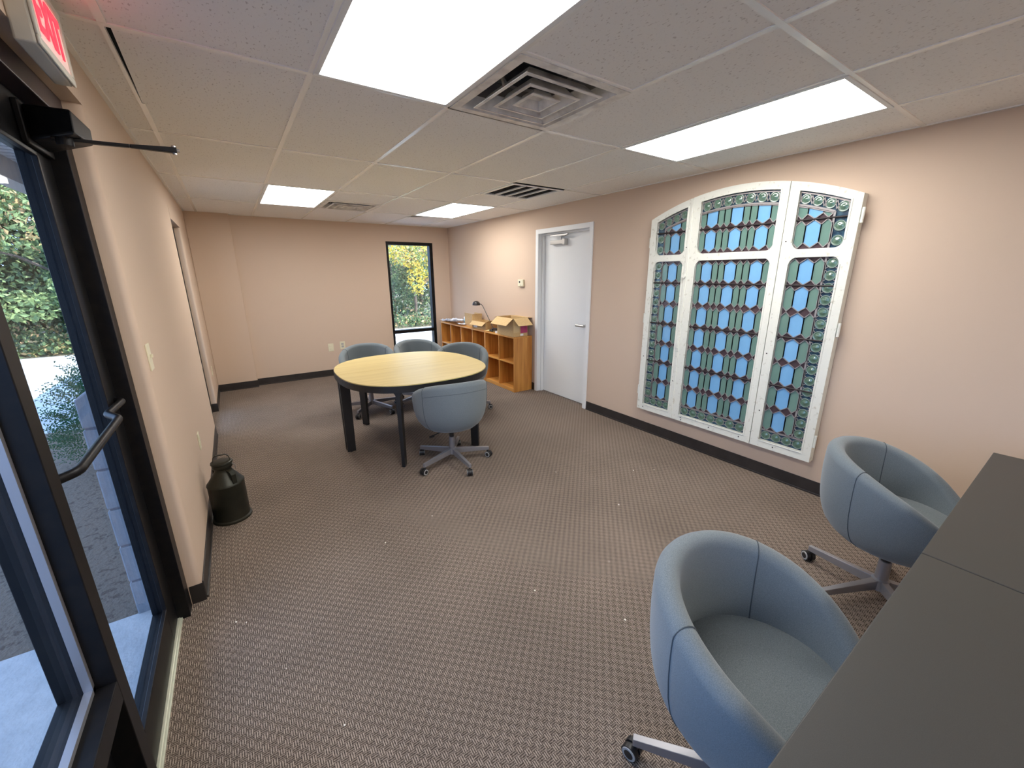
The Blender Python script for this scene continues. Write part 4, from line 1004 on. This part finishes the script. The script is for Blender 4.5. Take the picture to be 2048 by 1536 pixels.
# seen through the tall back window (x 3.9..5.3 at y 12, z 0..2.5)
tree('tree with yellow drooping leaves seen through the tall back window', 4.75, 12.4, 3.2, .055, [((-.15, -.3, 2.2), (.75, .4, .45), 900, [2, 3, 3, 2, 4]), ((-.05, -.4, 1.45), (.26, .2, .55), 330, [2, 2, 2, 3]), ((.35, -.2, 1.9), (.5, .3, .5), 500, [3, 0, 3, 2]), ((.55, -.2, 1.35), (.25, .2, .25), 120, [4, 4, 2])], 11, 0.10)
tree('green tree at the left of the tall back window view', 4.0, 12.9, 3.4, .06, [((0, 0, 2.0), (.6, .5, .9), 1300, [0, 0, 3, 1]), ((.2, -.1, .85), (.6, .5, .6), 1100, [0, 1, 1])], 12, 0.08)
tree('peach leaved tree high in the back window view', 4.5, 13.6, 3.8, .05, [((0, 0, 2.5), (1.1, .5, .7), 1100, [4, 4, 2, 0]), ((0.1, .3, 1.2), (1.0, .5, .9), 1500, [1, 1, 0])], 13)
tree('dark tree at the right of the tall back window view', 5.7, 14.2, 4.2, .07, [((0, 0, 2.4), (1.2, .6, 1.1), 1700, [1, 0, 1]), ((-.2, 0, 1.0), (1.1, .6, .9), 1400, [1, 1, 0])], 14)
tree('dark tree behind the yellow leaved one in the back window view', 4.2, 15.2, 4.5, .08, [((0, 0, 2.2), (1.6, .6, 1.7), 4200, [1, 0, 1, 1]), ((1.9, .3, 2.0), (1.0, .6, 1.7), 2600, [1, 0, 1])], 15, 0.19)
# seen through the entrance door glass (x -4..-2.5 at y 12, z 0..3.4)
tree('tree with lime green leaves nearest the door glass', -2.75, 11.9, 4.0, .06, [((-.5, -.1, 2.7), (1.1, .6, .75), 1700, [3, 3, 0, 4]), ((.25, -.1, 1.3), (.45, .4, .6), 700, [0, 1, 0, 3]), ((-.6, -.2, 1.0), (.6, .4, .3), 420, [3, 0])], 21, 0.11)
tree('tree with pale green leaves high in the door glass', -4.2, 12.3, 5.0, .08, [((0, 0, 3.4), (1.5, .8, 1.0), 2500, [3, 0, 4, 3]), ((0.2, 0, 1.6), (1.3, .6, .9), 1300, [0, 1, 3])], 22, 0.12)
tree('dark tree beyond the pale green ones in the door glass', -3.2, 13.6, 5.0, .09, [((0, 0, 2.3), (1.9, .7, 2.1), 6500, [1, 0, 1, 1])], 23, 0.17)
tree('broad tree far left beyond the side light glass', -6.4, 12.6, 5.0, .1, [((0, 0, 2.8), (1.9, .9, 2.2), 3600, [0, 1, 3, 0])], 24, 0.14)
tree('dark tree far back behind the others in the door glass', -4.8, 15.0, 6.0, .1, [((0, 0, 3.0), (3.0, .8, 2.9), 8000, [1, 1, 0])], 25, 0.24)
# yew bush over the pier
t = thing('yew_bush', 'spiky dark green yew bush just outside the glass door', 'bush', (-1.10, 5.0, -0.05))
R = random.Random(31); f = MB(); 
for _ in range(1300):
    a, e = R.uniform(0, 2 * PI), R.uniform(0.05, 1.4); d = Vector((math.cos(a) * math.cos(e), math.sin(a) * math.cos(e), math.sin(e)))
    p = Vector((d.x * 0.34, d.y * 0.55, 0.15 + d.z * 0.74)) * R.uniform(.55, 1.0); L_ = R.uniform(.10, .2)
    for q in range(7):
        b = p + d * L_ * q / 7
        for s in (-1, 1):
            u = d.cross(Vector((R.uniform(-1, 1), R.uniform(-1, 1), R.uniform(-1, 1)))).normalized() * 0.022 * s + d * 0.012
            f.poly([b, b + u, b + u * .6 + d * 0.010], [(0, 1, 2)])
f.build('foliage', 'needle', t)
m = MB()
for k in range(9): a = k * .7; m.tube([(0, 0, 0), (math.cos(a) * .06, math.sin(a) * .12, .3), (math.cos(a) * .13, math.sin(a) * .28, .6)], [.012, .009, .004], 6)
m.build('stem', 'bark', t)

# low growth along the wood's edge: nobody could count it
R = random.Random(41); f = MB()
for _ in range(9000):
    x = R.choice((R.uniform(-9, -1.8), R.uniform(-5, -2), R.uniform(3, 7))); y = 11.7 + abs(R.gauss(0, 0.8)); hgt = R.uniform(0, .22 + (y - 11.7) * .42)
    d = Vector((R.uniform(-1, 1), R.uniform(-1, 1), R.uniform(-.3, 1))).normalized(); u = d.cross(Vector((R.uniform(-1, 1), R.uniform(-1, 1), .3))).normalized(); sz = R.uniform(.05, .12)
    f.mi(R.choice((0, 1, 1, 3, 0, 1, 4))); P = Vector((x, y, .06 + hgt)); f.poly([P, P + d * sz * .5 + u * sz * .3, P + d * sz, P + d * sz * .5 - u * sz * .3], [(0, 1, 2, 3)])
tag(f.build('undergrowth', LM), 'low leafy undergrowth along the far edge of the pavement', 'undergrowth', None, 'stuff')
